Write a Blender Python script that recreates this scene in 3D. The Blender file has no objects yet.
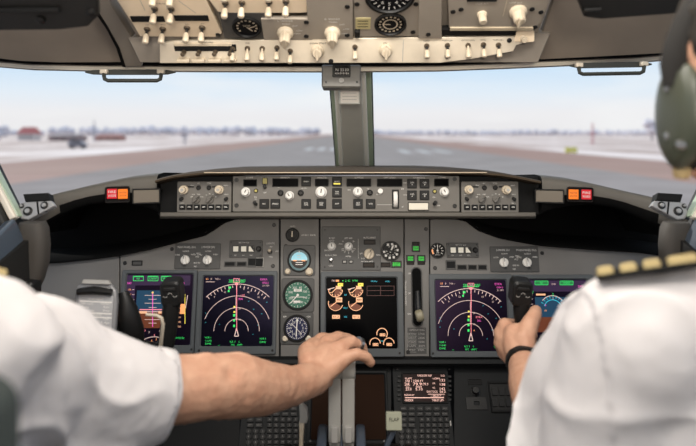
import bpy, bmesh, math, random
from mathutils import Vector, Matrix, noise
random.seed(7)
SC = bpy.context.scene
COL = SC.collection
PI = math.pi

# ------------------------------------------------------------------ camera, sky, light, exposure
F, CX, HY, H = 656.0, 348.0, 133.0, 4.0      # focal length (px), axis column, horizon row, eye height above ground
cd = bpy.data.cameras.new('camera'); CAM = bpy.data.objects.new('camera', cd); COL.objects.link(CAM)
CAM.location = (0, 0, H); CAM.rotation_euler = (PI/2, 0, 0)
cd.sensor_width = 36.0; cd.lens = F/696*36; cd.shift_y = (HY-223)/696
cd.clip_start = 0.05; cd.clip_end = 6000
cd.dof.use_dof = True; cd.dof.focus_distance = 1.52; cd.dof.aperture_fstop = 2.7
SC.camera = CAM

wd = bpy.data.worlds.new('sky'); SC.world = wd; wd.use_nodes = True
nt = wd.node_tree; N = nt.nodes; N.clear()
def nn(t, **k):
    n = N.new(t)
    for a, b in k.items(): setattr(n, a, b)
    return n
out = nn('ShaderNodeOutputWorld'); bg = nn('ShaderNodeBackground'); tc = nn('ShaderNodeTexCoord')
sep = nn('ShaderNodeSeparateXYZ'); nt.links.new(tc.outputs['Generated'], sep.inputs[0])
rp = nn('ShaderNodeValToRGB'); nt.links.new(sep.outputs['Z'], rp.inputs[0])
e = rp.color_ramp.elements
e[0].position = 0.0; e[0].color = (.80, .78, .80, 1)
e[1].position = 1.0; e[1].color = (.55, .68, .86, 1)
for p, c in ((.03, (.84, .83, .855, 1)), (.06, (.75, .83, .92, 1)), (.10, (.58, .75, .93, 1)), (.35, (.62, .74, .90, 1))):
    q = e.new(p); q.color = c
mp = nn('ShaderNodeMapping'); mp.inputs['Scale'].default_value = (1.6, 1.6, 9.0)
nt.links.new(tc.outputs['Generated'], mp.inputs[0])
nz = nn('ShaderNodeTexNoise'); nz.inputs['Scale'].default_value = 2.3; nz.inputs['Detail'].default_value = 5
nt.links.new(mp.outputs[0], nz.inputs['Vector'])
cr = nn('ShaderNodeValToRGB'); cr.color_ramp.elements[0].position = .50; cr.color_ramp.elements[1].position = .82
nt.links.new(nz.outputs['Fac'], cr.inputs[0])
mx = nn('ShaderNodeMixRGB'); mx.inputs['Color2'].default_value = (.90, .90, .91, 1)
nt.links.new(cr.outputs[0], mx.inputs['Fac']); nt.links.new(rp.outputs[0], mx.inputs['Color1'])
nt.links.new(mx.outputs[0], bg.inputs['Color']); bg.inputs['Strength'].default_value = 1.06
nt.links.new(bg.outputs[0], out.inputs[0])

def light(name, kind, loc, energy, color, size=None, aim=None):
    d = bpy.data.lights.new(name, kind); d.energy = energy; d.color = color
    if kind == 'AREA': d.shape = 'RECTANGLE'; d.size, d.size_y = size
    o = bpy.data.objects.new(name, d); COL.objects.link(o); o.location = loc
    if aim is not None:
        o.rotation_euler = (Vector(aim)-Vector(loc)).to_track_quat('-Z', 'Y').to_euler()
    return o
# unseen fill lamps added under the ceiling and behind the seats
light('ceiling_fill', 'AREA', (.05, .22, H+.66), 9, (1, .93, .85), (.5, .3), (-.05, .6, H-.5))
light('rear_fill', 'AREA', (-.25, -.95, H+.42), 9, (1, .90, .78), (1.2, .5), (0, 1.3, H-.02))
# fill lamp added out of view to brighten the instrument panels
light('panel_fill', 'AREA', (0, .78, H+.44), 6.6, (1, .94, .86), (.8, .10), (0, 1.56, H-.42))
# spot added behind the camera to brighten the overhead panel
ML = light('overhead_fill', 'SPOT', (0, -1.0, H+.12), 66, (1, .90, .76), aim=(0, 1.2, H+.24)); ML.data.spot_size = math.radians(38); ML.data.spot_blend = .7; ML.data.shadow_soft_size = .12
SUN = light('sun', 'SUN', (0, 0, 30), 3.0, (1, .95, .88), aim=(.75, -.62, 30-.42)); SUN.data.angle = .05

SC.view_settings.view_transform = 'Standard'; SC.view_settings.look = 'None'
SC.view_settings.exposure = 0.0; SC.view_settings.gamma = 1.0; SC.view_settings.use_curve_mapping = False

# ------------------------------------------------------------------ materials
MATS = {}
def mat(name, col, rough=.5, metal=0.0, spec=.5, emis=0.0, bump=0.0, bscale=300, var=0.0, vscale=12, coat=0.0, tint=None, col2=None):
    if name in MATS: return MATS[name]
    m = bpy.data.materials.new(name); m.use_nodes = True
    t = m.node_tree; b = t.nodes['Principled BSDF']
    b.inputs['Base Color'].default_value = (*col, 1); b.inputs['Roughness'].default_value = rough
    b.inputs['Metallic'].default_value = metal; b.inputs['Specular IOR Level'].default_value = spec
    if coat: b.inputs['Coat Weight'].default_value = coat
    if tint: b.inputs['Specular Tint'].default_value = (*tint, 1)
    if emis:
        b.inputs['Emission Color'].default_value = (*col, 1); b.inputs['Emission Strength'].default_value = emis
    if var or bump:
        c = t.nodes.new('ShaderNodeTexCoord')
    if var:
        n = t.nodes.new('ShaderNodeTexNoise'); n.inputs['Scale'].default_value = vscale; n.inputs['Detail'].default_value = 6
        t.links.new(c.outputs['Object'], n.inputs['Vector'])
        r = t.nodes.new('ShaderNodeValToRGB'); r.color_ramp.elements[0].position = .3; r.color_ramp.elements[1].position = .7
        lo = col2 or tuple(x*(1-var) for x in col); hi = col if col2 else tuple(min(1, x*(1+var)) for x in col)
        r.color_ramp.elements[0].color = (*lo, 1); r.color_ramp.elements[1].color = (*hi, 1)
        t.links.new(n.outputs['Fac'], r.inputs[0]); t.links.new(r.outputs[0], b.inputs['Base Color'])
    if bump:
        n2 = t.nodes.new('ShaderNodeTexNoise'); n2.inputs['Scale'].default_value = bscale; n2.inputs['Detail'].default_value = 3
        t.links.new(c.outputs['Object'], n2.inputs['Vector'])
        bp = t.nodes.new('ShaderNodeBump'); bp.inputs['Strength'].default_value = bump; bp.inputs['Distance'].default_value = .002
        t.links.new(n2.outputs['Fac'], bp.inputs['Height']); t.links.new(bp.outputs[0], b.inputs['Normal'])
    MATS[name] = m
    return m
M = dict(
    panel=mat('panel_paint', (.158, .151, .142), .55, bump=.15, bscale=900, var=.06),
    panel2=mat('module_paint', (.058, .057, .055), .5, bump=.12, bscale=900, var=.06),
    mcp=mat('glareshield_panel_paint', (.122, .113, .100), .5, bump=.12, bscale=900, var=.06),
    bezel=mat('display_bezel', (.095, .104, .110), .5, spec=.3, bump=.1, bscale=900),
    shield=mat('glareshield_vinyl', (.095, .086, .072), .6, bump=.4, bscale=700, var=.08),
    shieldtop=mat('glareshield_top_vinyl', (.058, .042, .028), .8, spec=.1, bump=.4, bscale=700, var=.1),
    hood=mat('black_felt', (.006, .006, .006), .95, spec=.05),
    black=mat('black_plastic', (.010, .010, .010), .4, spec=.25),
    blackm=mat('black_matt', (.008, .008, .008), .7, spec=.2),
    key=mat('key_dark', (.017, .017, .017), .5, spec=.2),
    keyrim=mat('key_rim', (.010, .010, .010), .5, spec=.2),
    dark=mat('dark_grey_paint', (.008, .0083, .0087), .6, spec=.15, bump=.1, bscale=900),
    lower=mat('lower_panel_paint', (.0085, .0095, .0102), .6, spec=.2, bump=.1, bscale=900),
    cream=mat('cream_knob', (.56, .475, .355), .4, var=.06, vscale=60),
    white=mat('white_mark', (.72, .70, .66), .5),
    grey=mat('grey_mark', (.34, .33, .31), .5),
    ivory=mat('ivory_panel_paint', (.76, .62, .45), .5, var=.06, bump=.1, bscale=800),
    alu=mat('satin_aluminium', (.68, .60, .475), .38, .2, var=.16, bump=.05, bscale=500),
    ovg=mat('overhead_grey_paint', (.31, .272, .225), .5, var=.06, bump=.1, bscale=800),
    ovb=mat('overhead_frame_paint', (.30, .265, .225), .5, var=.06, bump=.1, bscale=800),
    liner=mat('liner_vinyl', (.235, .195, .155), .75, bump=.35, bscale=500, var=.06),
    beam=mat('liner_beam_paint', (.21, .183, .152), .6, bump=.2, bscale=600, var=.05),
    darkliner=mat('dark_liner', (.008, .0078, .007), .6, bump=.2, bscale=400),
    trimc=mat('frame_cream', (.86, .79, .67), .45), flange=mat('post_flange', (.92, .92, .87), .4),
    post=mat('post_paint', (.58, .585, .54), .35, var=.05),
    gasket=mat('green_gasket', (.40, .50, .38), .3),
    gaskd=mat('dark_gasket', (.035, .05, .045), .4),
    steel=mat('steel', (.5, .5, .5), .3, 1.0),
    screw=mat('screw_dark', (.03, .03, .03), .4, .6),
    glassd=mat('dark_display_glass', (.0015, .0015, .002), .3, spec=.02),
    gaugeb=mat('gauge_black', (.006, .006, .007), .4, spec=.12),
    bracket=mat('bracket_grey', (.36, .36, .36), .4, .2), olive=mat('gear_knob_olive', (.26, .235, .16), .5),
    lever=mat('lever_grey', (.42, .41, .38), .5, var=.05),
    bluegrey=mat('bluegrey_paint', (.055, .07, .095), .35),
    flapp=mat('flap_placard', (.36, .37, .28), .5),
    lum_g=mat('lit_green', (.05, .42, .06), .4, spec=.1, emis=.38), bronze=mat('bronze_ring', (.10, .075, .05), .4, .3),
    lum_r=mat('lit_red_lens', (.50, .02, .03), .35, spec=.15, emis=.4),
    lum_a=mat('lit_amber_lens', (.72, .17, .02), .35, spec=.15, emis=.4),
    d_g=mat('symbol_green', (.03, .62, .12), .5, emis=.7),
    d_m=mat('symbol_magenta', (.70, .08, .42), .5, emis=.7),
    d_w=mat('symbol_white', (.56, .41, .38), .5, emis=.7),
    d_p=mat('symbol_pink', (.85, .22, .28), .5, emis=.75),
    d_o=mat('symbol_orange', (.85, .33, .12), .5, emis=.7),
    d_t=mat('symbol_tan', (.72, .38, .21), .5, emis=.7),
    d_y=mat('symbol_yellow', (.75, .62, .08), .5, emis=.7),
    d_c=mat('symbol_cyan', (.03, .42, .55), .5, emis=.6),
    d_sky=mat('symbol_sky', (.004, .036, .075), .5, emis=.7),
    d_gnd=mat('symbol_earth', (.115, .027, .008), .5, emis=.6),
    d_pur=mat('symbol_purple', (.022, .007, .035), .5, emis=.7),
    skin=mat('skin', (.61, .355, .235), .5, spec=.4, bump=.25, bscale=260, var=.10, vscale=38, col2=(.51, .265, .17)),
    shirt=mat('shirt_cotton', (.66, .63, .625), .85, spec=.2, bump=.3, bscale=1200),
    trousers=mat('dark_trousers', (.012, .012, .014), .9, bump=.3, bscale=900),
    hair=mat('dark_hair', (.02, .016, .012), .6, bump=.6, bscale=250),
    gold=mat('gold_braid', (.46, .36, .17), .45, .3, bump=.4, bscale=1500),
    cup=mat('headset_shell', (.055, .062, .043), .38, spec=.5),
    foam=mat('headset_foam', (.012, .011, .010), .9),
    tan=mat('tan_leather', (.50, .37, .18), .6),
    seat=mat('seat_fabric', (.035, .045, .042), .85, bump=.4, bscale=500),
    paper=mat('checklist_card', (.36, .36, .365), .5),
    brown=mat('glass_brown_reflection', (.012, .0045, .003), .35, spec=.025, tint=(1, .7, .5)), smoke=mat('smoked_legend', (.018, .012, .009), .4, spec=.15),  # lower display glass: a brown reflection is put into its base colour
    sill=mat('sill_blue_grey', (.05, .066, .088), .3), column=mat('column_vinyl', (.055, .049, .042), .7, bump=.3, bscale=500),
)
def nd_glass(name, a, b, c):
    m = mat(name, a, .32, spec=c, tint=b)
    return m
M['nd'] = nd_glass('navigation_glass', (.0012, .0012, .0035), (.55, .5, 1.0), .28)
M['nd2'] = nd_glass('navigation_glass_violet', (.0022, .0012, .0045), (.75, .5, 1.0), .45)

# ------------------------------------------------------------------ mesh builder
_txt = {}
def text_geo(s):
    if s not in _txt:
        c = bpy.data.curves.new('t', 'FONT'); c.body = s; c.resolution_u = 2; c.align_x = 'CENTER'; c.align_y = 'CENTER'
        o = bpy.data.objects.new('t', c); COL.objects.link(o)
        dg = bpy.context.evaluated_depsgraph_get(); me = o.evaluated_get(dg).to_mesh()
        _txt[s] = ([v.co.copy() for v in me.vertices], [tuple(p.vertices) for p in me.polygons])
        bpy.data.objects.remove(o); bpy.data.curves.remove(c)
    return _txt[s]

class MB:
    def __init__(s, m=None):
        s.v = []; s.f = []; s.mi = []; s.mats = []; s.cur = 0; s.X = None
        if m: s.use(m)
    def use(s, m):
        if isinstance(m, str): m = M[m]
        if m not in s.mats: s.mats.append(m)
        s.cur = s.mats.index(m); return s
    def add(s, vs, fs):
        b = len(s.v)
        for p in vs:
            p = Vector(p)
            if s.X is not None: p = s.X @ p
            s.v.append(p)
        for f in fs:
            s.f.append(tuple(i+b for i in f)); s.mi.append(s.cur)
        return s
    def box(s, c, d):
        x, y, z = c; a, b, h = d[0]/2, d[1]/2, d[2]/2
        vs = [(x+i*a, y+j*b, z+k*h) for k in (-1, 1) for j in (-1, 1) for i in (-1, 1)]
        return s.add(vs, [(0, 2, 3, 1), (4, 5, 7, 6), (0, 1, 5, 4), (2, 6, 7, 3), (0, 4, 6, 2), (1, 3, 7, 5)])
    def loops(s, L, cap0=True, cap1=True, closed=True):
        n = len(L[0]); vs = [p for l in L for p in l]; fs = []
        for i in range(len(L)-1):
            for j in range(n if closed else n-1):
                k = (j+1) % n
                fs.append((i*n+j, i*n+k, (i+1)*n+k, (i+1)*n+j))
        if cap0: fs.append(tuple(range(n-1, -1, -1)))
        if cap1: fs.append(tuple((len(L)-1)*n+j for j in range(n)))
        return s.add(vs, fs)
    @staticmethod
    def rr(w, h, r, n=3):
        r = min(r, w/2*.99, h/2*.99); o = []
        for cx, cy, a in ((w/2-r, h/2-r, 0), (-w/2+r, h/2-r, 90), (-w/2+r, -h/2+r, 180), (w/2-r, -h/2+r, 270)):
            for i in range(n+1):
                t = math.radians(a+90*i/n); o.append((cx+r*math.cos(t), cy+r*math.sin(t)))
        return o
    def rbox(s, cx, cy, w, h, z0, z1, r=.002, b=.0008, n=3):
        b = min(b, w*.3, h*.3)
        A = s.rr(w, h, r, n); B = s.rr(w-2*b, h-2*b, max(r-b, 1e-4), n)
        return s.loops([[(cx+x, cy+y, z0) for x, y in A], [(cx+x, cy+y, z1-b) for x, y in A], [(cx+x, cy+y, z1) for x, y in B]])
    def ring(s, cx, cy, w, h, wi, hi, z0, z1, r=.004, ri=.002, b=.0012, n=3):
        """rectangular frame with a rectangular opening, bevelled inwards"""
        o = lambda q, z: [(cx+x, cy+y, z) for x, y in q]
        A = s.rr(w, h, r, n); B = s.rr(w-2*b, h-2*b, r-b if r > b else r, n); C = s.rr(wi+2*b, hi+2*b, ri+b, n); D = s.rr(wi, hi, ri, n)
        return s.loops([o(A, z0), o(A, z1-b), o(B, z1), o(C, z1), o(D, z1-b), o(D, z0)], False, False)
    def prism(s, poly, z0, z1, b=0.0):
        n = len(poly); L = [[(x, y, z0) for x, y in poly], [(x, y, z1-b) for x, y in poly]]
        if b:
            cx = sum(p[0] for p in poly)/n; cy = sum(p[1] for p in poly)/n
            q = []
            for x, y in poly:
                d = math.hypot(x-cx, y-cy) or 1; q.append((x-(x-cx)/d*b, y-(y-cy)/d*b, z1))
            L.append(q)
        return s.loops(L)
    def lathe(s, prof, c=(0, 0, 0), n=24, flute=0, fa=0.0):
        L = []
        for r, z in prof:
            L.append([(c[0]+r*(1+(fa*math.cos(flute*2*PI*j/n) if flute else 0))*math.cos(2*PI*j/n),
                       c[1]+r*(1+(fa*math.cos(flute*2*PI*j/n) if flute else 0))*math.sin(2*PI*j/n), c[2]+z) for j in range(n)])
        return s.loops(L)
    def cyl(s, cx, cy, r, z0, z1, n=20, r1=None, b=.0006):
        r1 = r if r1 is None else r1; b = min(b, r1*.4, abs(z1-z0)*.5)
        return s.lathe([(r, z0), (r1, z1-b), (r1-b, z1)], (cx, cy, 0), n)
    def tube(s, path, rad, n=10, sq=1.0):
        P = [Vector(p) for p in path]; R = rad if isinstance(rad, (list, tuple)) else [rad]*len(P); L = []
        up = None
        for i, p in enumerate(P):
            t = (P[min(i+1, len(P)-1)]-P[max(i-1, 0)]).normalized()
            if up is None: up = Vector((0, 0, 1)) if abs(t.z) < .9 else Vector((0, 1, 0))
            a = t.cross(up).normalized(); up = a.cross(t).normalized()
            L.append([p+a*R[i]*math.cos(2*PI*j/n)+up*R[i]*sq*math.sin(2*PI*j/n) for j in range(n)])
        return s.loops(L)
    def text(s, st, x, y, h, z=.0006, w=None, X=None):
        vs, fs = text_geo(st); k = h/.72
        kx = k
        if w:
            ww = max(v.x for v in vs)-min(v.x for v in vs); kx = w/ww if ww else k
        return s.add([(x+v.x*kx, y+v.y*k, z) for v in vs], fs)
    def arc(s, cx, cy, r, w, a0, a1, z=.0006, n=None, ry=None):
        n = n or max(6, int(abs(a1-a0)/6)); vs = []; fs = []; q = (ry or r)/r
        for i in range(n+1):
            t = math.radians(a0+(a1-a0)*i/n); c, d = math.cos(t), math.sin(t)
            vs += [(cx+(r-w/2)*c, cy+(r-w/2)*d*q, z), (cx+(r+w/2)*c, cy+(r+w/2)*d*q, z)]
        for i in range(n): fs.append((2*i, 2*i+1, 2*i+3, 2*i+2))
        return s.add(vs, fs)
    def disc(s, cx, cy, r, z=.0006, n=24, a0=0, a1=360):
        vs = [(cx, cy, z)]+[(cx+r*math.cos(math.radians(a0+(a1-a0)*i/n)), cy+r*math.sin(math.radians(a0+(a1-a0)*i/n)), z) for i in range(n+1)]
        return s.add(vs, [(0, i+1, i+2) for i in range(n)])
    def line(s, x0, y0, x1, y1, w, z=.0006):
        d = math.hypot(x1-x0, y1-y0) or 1; nx, ny = -(y1-y0)/d*w/2, (x1-x0)/d*w/2
        return s.add([(x0+nx, y0+ny, z), (x0-nx, y0-ny, z), (x1-nx, y1-ny, z), (x1+nx, y1+ny, z)], [(0, 1, 2, 3)])
    def rect(s, cx, cy, w, h, z=.0006):
        return s.add([(cx-w/2, cy-h/2, z), (cx+w/2, cy-h/2, z), (cx+w/2, cy+h/2, z), (cx-w/2, cy+h/2, z)], [(0, 1, 2, 3)])
    def build(s, name, parent=None, matrix=None, ang=35, bevel=0):
        me = bpy.data.meshes.new(name); me.from_pydata(s.v, [], s.f); me.update()
        for m in s.mats: me.materials.append(m)
        me.polygons.foreach_set('material_index', s.mi)
        bm = bmesh.new(); bm.from_mesh(me); bmesh.ops.recalc_face_normals(bm, faces=[f for f in bm.faces if len(f.verts) > 2]); bm.to_mesh(me); bm.free()
        me.polygons.foreach_set('use_smooth', [True]*len(me.polygons)); me.set_sharp_from_angle(angle=math.radians(ang))
        o = bpy.data.objects.new(name, me); COL.objects.link(o)
        if parent is not None: o.parent = parent
        if matrix is not None: o.matrix_world = matrix
        if bevel:
            md = o.modifiers.new('bevel', 'BEVEL'); md.width = bevel; md.segments = 2; md.limit_method = 'ANGLE'
        return o

def tag(o, label, cat, group=None, kind=None):
    o['label'] = label; o['category'] = cat
    if group: o['group'] = group
    if kind: o['kind'] = kind
    return o
def structure(o, label=None):
    o['kind'] = 'structure'
    if label: o['label'] = label
    return o
def W(px, py, Y): return Vector(((px-CX)/F*Y, Y, H-(py-HY)/F*Y))

class Plane:
    """a working plane in the cockpit: local x right, y up the face, z out towards the crew"""
    def __init__(s, px, py, Y, up):
        s.o = W(px, py, Y); s.r = Vector((1, 0, 0)); s.u = Vector(up).normalized(); s.n = s.r.cross(s.u)
    def hit(s, px, py):
        c = Vector((0, 0, H)); d = W(px, py, 1.0)-c
        return c+d*((s.o-c).dot(s.n)/d.dot(s.n))
    def mx(s, px, py, off=0):
        p = s.hit(px, py)+s.n*off
        return Matrix(((s.r.x, s.u.x, s.n.x, p.x), (s.r.y, s.u.y, s.n.y, p.y), (s.r.z, s.u.z, s.n.z, p.z), (0, 0, 0, 1)))
class Th:
    """a thing on a plane: an Empty at its base that parents its parts"""
    def __init__(s, name, label, cat, pl, px, py, group=None, off=0):
        s.pl = pl; s.m = pl.mx(px, py, off); s.inv = s.m.inverted(); s.k = pl.hit(px, py).y/F
        s.e = bpy.data.objects.new(name, None); COL.objects.link(s.e); s.e.empty_display_size = .02
        s.e.matrix_world = s.m; tag(s.e, label, cat, group)
    def L(s, px, py):
        q = s.inv @ s.pl.hit(px, py); return q.x, q.y
    def R(s, x0, y0, x1, y1):
        ym = (y0+y1)/2; a = (s.L(x0, ym)[0], s.L(x0, y0)[1]); b = (s.L(x1, ym)[0], s.L(x1, y1)[1])
        return (a[0]+b[0])/2, (a[1]+b[1])/2, abs(b[0]-a[0]), abs(a[1]-b[1])
sn, cs = lambda d: math.sin(math.radians(d)), lambda d: math.cos(math.radians(d))
MAIN = Plane(348, 310, 1.60, (0, sn(12), cs(12)))
MCPF = Plane(348, 195, 1.50, (0, sn(4), cs(4)))
OVH = Plane(348, 38, 1.33, (0, -cs(32), sn(32)))
OVS = Plane(348, 38, 1.33, (0, -cs(62), sn(62)))
LOW = Plane(348, 400, 1.54, (0, sn(38), cs(38)))
# ------------------------------------------------------------------ the airfield outside
def ground_mat():
    m = bpy.data.materials.new('winter_field'); m.use_nodes = True; t = m.node_tree; b = t.nodes['Principled BSDF']; b.inputs['Roughness'].default_value = .95
    b.inputs['Specular IOR Level'].default_value = .1
    c = t.nodes.new('ShaderNodeTexCoord'); mp = t.nodes.new('ShaderNodeMapping'); mp.inputs['Scale'].default_value = (.045, .012, 1)
    t.links.new(c.outputs['Object'], mp.inputs[0])
    n = t.nodes.new('ShaderNodeTexNoise'); n.inputs['Scale'].default_value = 1.0; n.inputs['Detail'].default_value = 7; n.inputs['Roughness'].default_value = .62
    t.links.new(mp.outputs[0], n.inputs['Vector'])
    r = t.nodes.new('ShaderNodeValToRGB'); E = r.color_ramp.elements
    E[0].position = .38; E[0].color = (.46, .34, .29, 1); E[1].position = .60; E[1].color = (.86, .755, .715, 1)
    t.links.new(n.outputs['Fac'], r.inputs[0]); t.links.new(r.outputs[0], b.inputs['Base Color']); return m
MB(ground_mat()).add([(-3000, -300, 0), (3000, -300, 0), (3000, 4500, 0), (-3000, 4500, 0)], [(0, 1, 2, 3)]).build('ground')['kind'] = 'structure'
asph = mat('asphalt', (.34, .303, .286), .95, spec=.0, var=.12, vscale=.15)
verge = mat('dry_verge_grass', (.42, .285, .24), .95, spec=.1, var=.25, vscale=.05, col2=(.34, .22, .185))
def slab(name, x0, x1, y0, y1, z, m):
    return structure(MB(m).box(((x0+x1)/2, (y0+y1)/2, z/2), (x1-x0, y1-y0, z)).build(name))
slab('road_runway', -26, 27, -200, 2600, .06, asph)
slab('ground_verge_left', -46, -26, -200, 1600, .04, verge)
slab('ground_verge_right', 27, 44, -200, 1600, .04, verge)
mk = mat('runway_paint', (.52, .50, .49), .8)
for i, (x, y) in enumerate(((-9.5, 150), (-6.5, 150), (-3.5, 150), (12, 128), (16, 128), (20, 128))):
    o = MB(mk).box((x, y+12, .065), (1.7, 24, .012)).build('runway_marking'); structure(o)
gv = mat('grey_gravel_road', (.47, .44, .44), .95, var=.15, vscale=.1)

bark = mat('hazed_twigs', (.68, .655, .71), .95, spec=.05, var=.15, vscale=.3)  # pale bluish tone is distance haze put into the twig colour
bark2 = mat('winter_bark', (.26, .24, .26), .95, spec=.05, var=.2, vscale=.5)
def grove(name, xs, y, h, m, label, group=None):
    """a far wood: hundreds of rounded crowns on stems, too far away to tell apart"""
    b = MB(m)
    x = xs[0]
    while x < xs[1]:
        hh = h*random.uniform(.55, 1.0)*(.75+.35*noise.noise((x*.008, y*.01, 0))); r = hh*random.uniform(.38, .6); yy = y+random.uniform(-40, 40)
        prof = [(r*.10, 0), (r*.12, hh*.2), (r*.75, hh*.28), (r, hh*.5), (r*.85, hh*.75), (r*.4, hh*.93), (.02*r, hh)]
        b.lathe(prof, (x, yy, 0), 7); x += r*random.uniform(.35, .9)
    o = b.build(name, ang=80); o['kind'] = 'stuff'; o['label'] = label; o['category'] = 'wood'
    return o
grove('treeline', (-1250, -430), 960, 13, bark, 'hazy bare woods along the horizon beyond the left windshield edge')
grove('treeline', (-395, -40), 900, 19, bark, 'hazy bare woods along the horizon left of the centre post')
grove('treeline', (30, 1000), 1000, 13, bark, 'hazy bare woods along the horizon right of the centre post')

def tree(x, y, h, r, label, group=None):
    e_ = bpy.data.objects.new('tree', None); COL.objects.link(e_); e_.location = (x, y, 0); tag(e_, label, 'tree', group)
    MB(bark2).tube([(0, 0, 0), (.05*r, 0, h*.25), (0, 0, h*.5)], [r*.09, r*.07, r*.04], 8).build('trunk', e_)
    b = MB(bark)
    for i in range(16):
        a = random.uniform(0, 2*PI); d = r*.62*random.random()**.5; z = h*random.uniform(.38, .82); q = r*random.uniform(.3, .5)
        b.lathe([(q*.05, -q*.8), (q*.7, -q*.5), (q, 0), (q*.7, q*.5), (q*.05, q*.8)], (d*math.cos(a), d*math.sin(a), z), 8)
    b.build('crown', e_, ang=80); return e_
tree(-213, 400, 8.5, 7, 'dark bushy tree on the horizon at the far left window corner')
tree(176, 380, 12.5, 6, 'tall grey tree rising above the woods below the headset')
tree(196, 400, 9.5, 5.5, 'low grey tree beside the tall one near the headset')

def gable(x, y, w, d, h, rh, wallc, roofc, name, label, cat='building'):
    e_ = bpy.data.objects.new(name, None); COL.objects.link(e_); e_.location = (x, y, 0); tag(e_, label, cat)
    MB(wallc).box((0, 0, h/2), (w, d, h)).build('wall_block', e_)
    X = w/2+.4; Y = d/2+.4
    MB(roofc).add([(-X, -Y, h), (X, -Y, h), (X, Y, h), (-X, Y, h), (-X*.75, 0, h+rh), (X*.75, 0, h+rh)], [(0, 1, 5, 4), (2, 3, 4, 5), (1, 2, 5), (3, 0, 4), (3, 2, 1, 0)]).build('roof', e_)
    g = MB(mat('far_window', (.05, .055, .06), .2))
    for i in range(3): 
        MB(mat('far_window', (.05, .055, .06), .2)).box(((i-1)*w*.28, -d/2-.02, h*.55), (w*.13, .1, h*.3)).build('window', e_)
    return e_
plaster = mat('pale_plaster', (.62, .56, .55), .9, var=.06, vscale=.4); redtile = mat('red_roof_tiles', (.50, .17, .16), .85, var=.15, vscale=2)
brownw = mat('brown_shed_wall', (.27, .19, .185), .9, var=.15, vscale=.6); greyroof = mat('grey_shed_roof', (.30, .26, .27), .8)
gable(-170, 350, 9, 8, 3.6, 3.6, plaster, redtile, 'house', 'pale house with a steep red roof at the left horizon')
gable(-141, 330, 16, 8, 2.4, 1.2, brownw, greyroof, 'shed', 'long low brown shed beside the red-roofed house')
gable(-126, 348, 14, 7, 2.0, 1.5, mat('rust_wall', (.42, .22, .19), .9), mat('rust_roof', (.46, .25, .22), .85), 'barn', 'low reddish barn right of the radio mast')
def van():
    e_ = bpy.data.objects.new('service_van', None); COL.objects.link(e_); e_.location = (-70, 170, 0); tag(e_, 'dark grey service van parked in the snowy field on the left', 'van')
    b = mat('van_paint', (.22, .21, .24), .4)
    MB(b).prism([(-2.2, .45), (2.2, .45), (2.25, 1.2), (1.5, 1.35), (1.0, 2.2), (-2.2, 2.25)], -.9, .9, .05).build('body', e_).rotation_euler = (PI/2, 0, 0)
    w_ = MB(mat('van_glass', (.03, .035, .04), .1)); w_.box((.55, -.92, 1.7), (.8, .02, .5)); w_.box((-.6, -.92, 1.7), (1.0, .02, .5)); w_.build('side_window', e_)
    for sx in (-1.4, 1.4):
        for sy in (-.85, .85):
            o = MB(M['blackm']).cyl(0, 0, .38, -.12, .12, 18).build('wheel', e_); o.location = (sx, sy, .38); o.rotation_euler = (PI/2, 0, 0)
van()
def mast(x, y, h, m, label, arm=False):
    e_ = bpy.data.objects.new('mast', None); COL.objects.link(e_); e_.location = (x, y, 0); tag(e_, label, 'mast')
    b = MB(m)
    for a in range(3):
        t = a*2*PI/3; b.tube([(.5*math.cos(t), .5*math.sin(t), 0), (.2*math.cos(t), .2*math.sin(t), h)], .09, 6)
    n = int(h/1.2)
    for i in range(n):
        z = h*i/n; k = .5-.3*i/n
        for a in range(3):
            t, u = a*2*PI/3, (a+1)*2*PI/3
            b.tube([(k*math.cos(t), k*math.sin(t), z), (k*math.cos(u), k*math.sin(u), z+h/n)], .045, 5)
    b.build('lattice', e_)
    MB(M['grey']).tube([(0, 0, h-.2), (0, 0, h*1.15)], [.07, .03], 6).build('antenna', e_)
    if arm: MB(m).box((0, 0, h*.55), (2.4, .5, .35)).build('crossarm', e_)
mast(-118, 305, 9.5, mat('mast_grey', (.34, .34, .40), .6), 'thin grey radio mast on the left horizon')
mast(-57, 229, 4.6, mat('mast_grey', (.34, .34, .40), .6), 'short grey pole standing right behind the service van', True)
mast(85, 228, 7.2, mat('mast_red', (.60, .30, .32), .6), 'thin red and white mast beyond the yellow sign', True)
sg = bpy.data.objects.new('taxiway_sign', None); COL.objects.link(sg); sg.location = (41.5, 122, 0); tag(sg, 'yellow taxiway sign standing in the snow', 'sign')
yl = mat('sign_yellow', (.74, .70, .16), .5)
MB(yl).box((0, 0, .85), (2.2, .22, 1.0)).build('sign_face', sg)
for x in (-.8, .8): MB(M['grey']).tube([(x, 0, 0), (x, 0, .4)], .06, 8).build('leg', sg)
# worn strips of bare ground in the snow
for (x0, y0, x1, y1, w_) in ((-220, 185, -60, 175, 9), (-300, 260, -60, 240, 12), (60, 150, 300, 165, 8), (58, 220, 380, 240, 12)):
    d = math.hypot(x1-x0, y1-y0); pts = []
    for i in range(13):
        k = i/12; q = w_*(.35+.5*abs(noise.noise((k*5, x0, 0))))*math.sin(PI*min(1, max(.04, k)))**.4
        pts.append((x0+(x1-x0)*k, y0+(y1-y0)*k, q))
    poly = [(a, b-q/2) for a, b, q in pts]+[(a, b+q/2) for a, b, q in reversed(pts)]
    structure(MB(verge).prism(poly, .0, .03).build('ground_bare_strip'))

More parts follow.
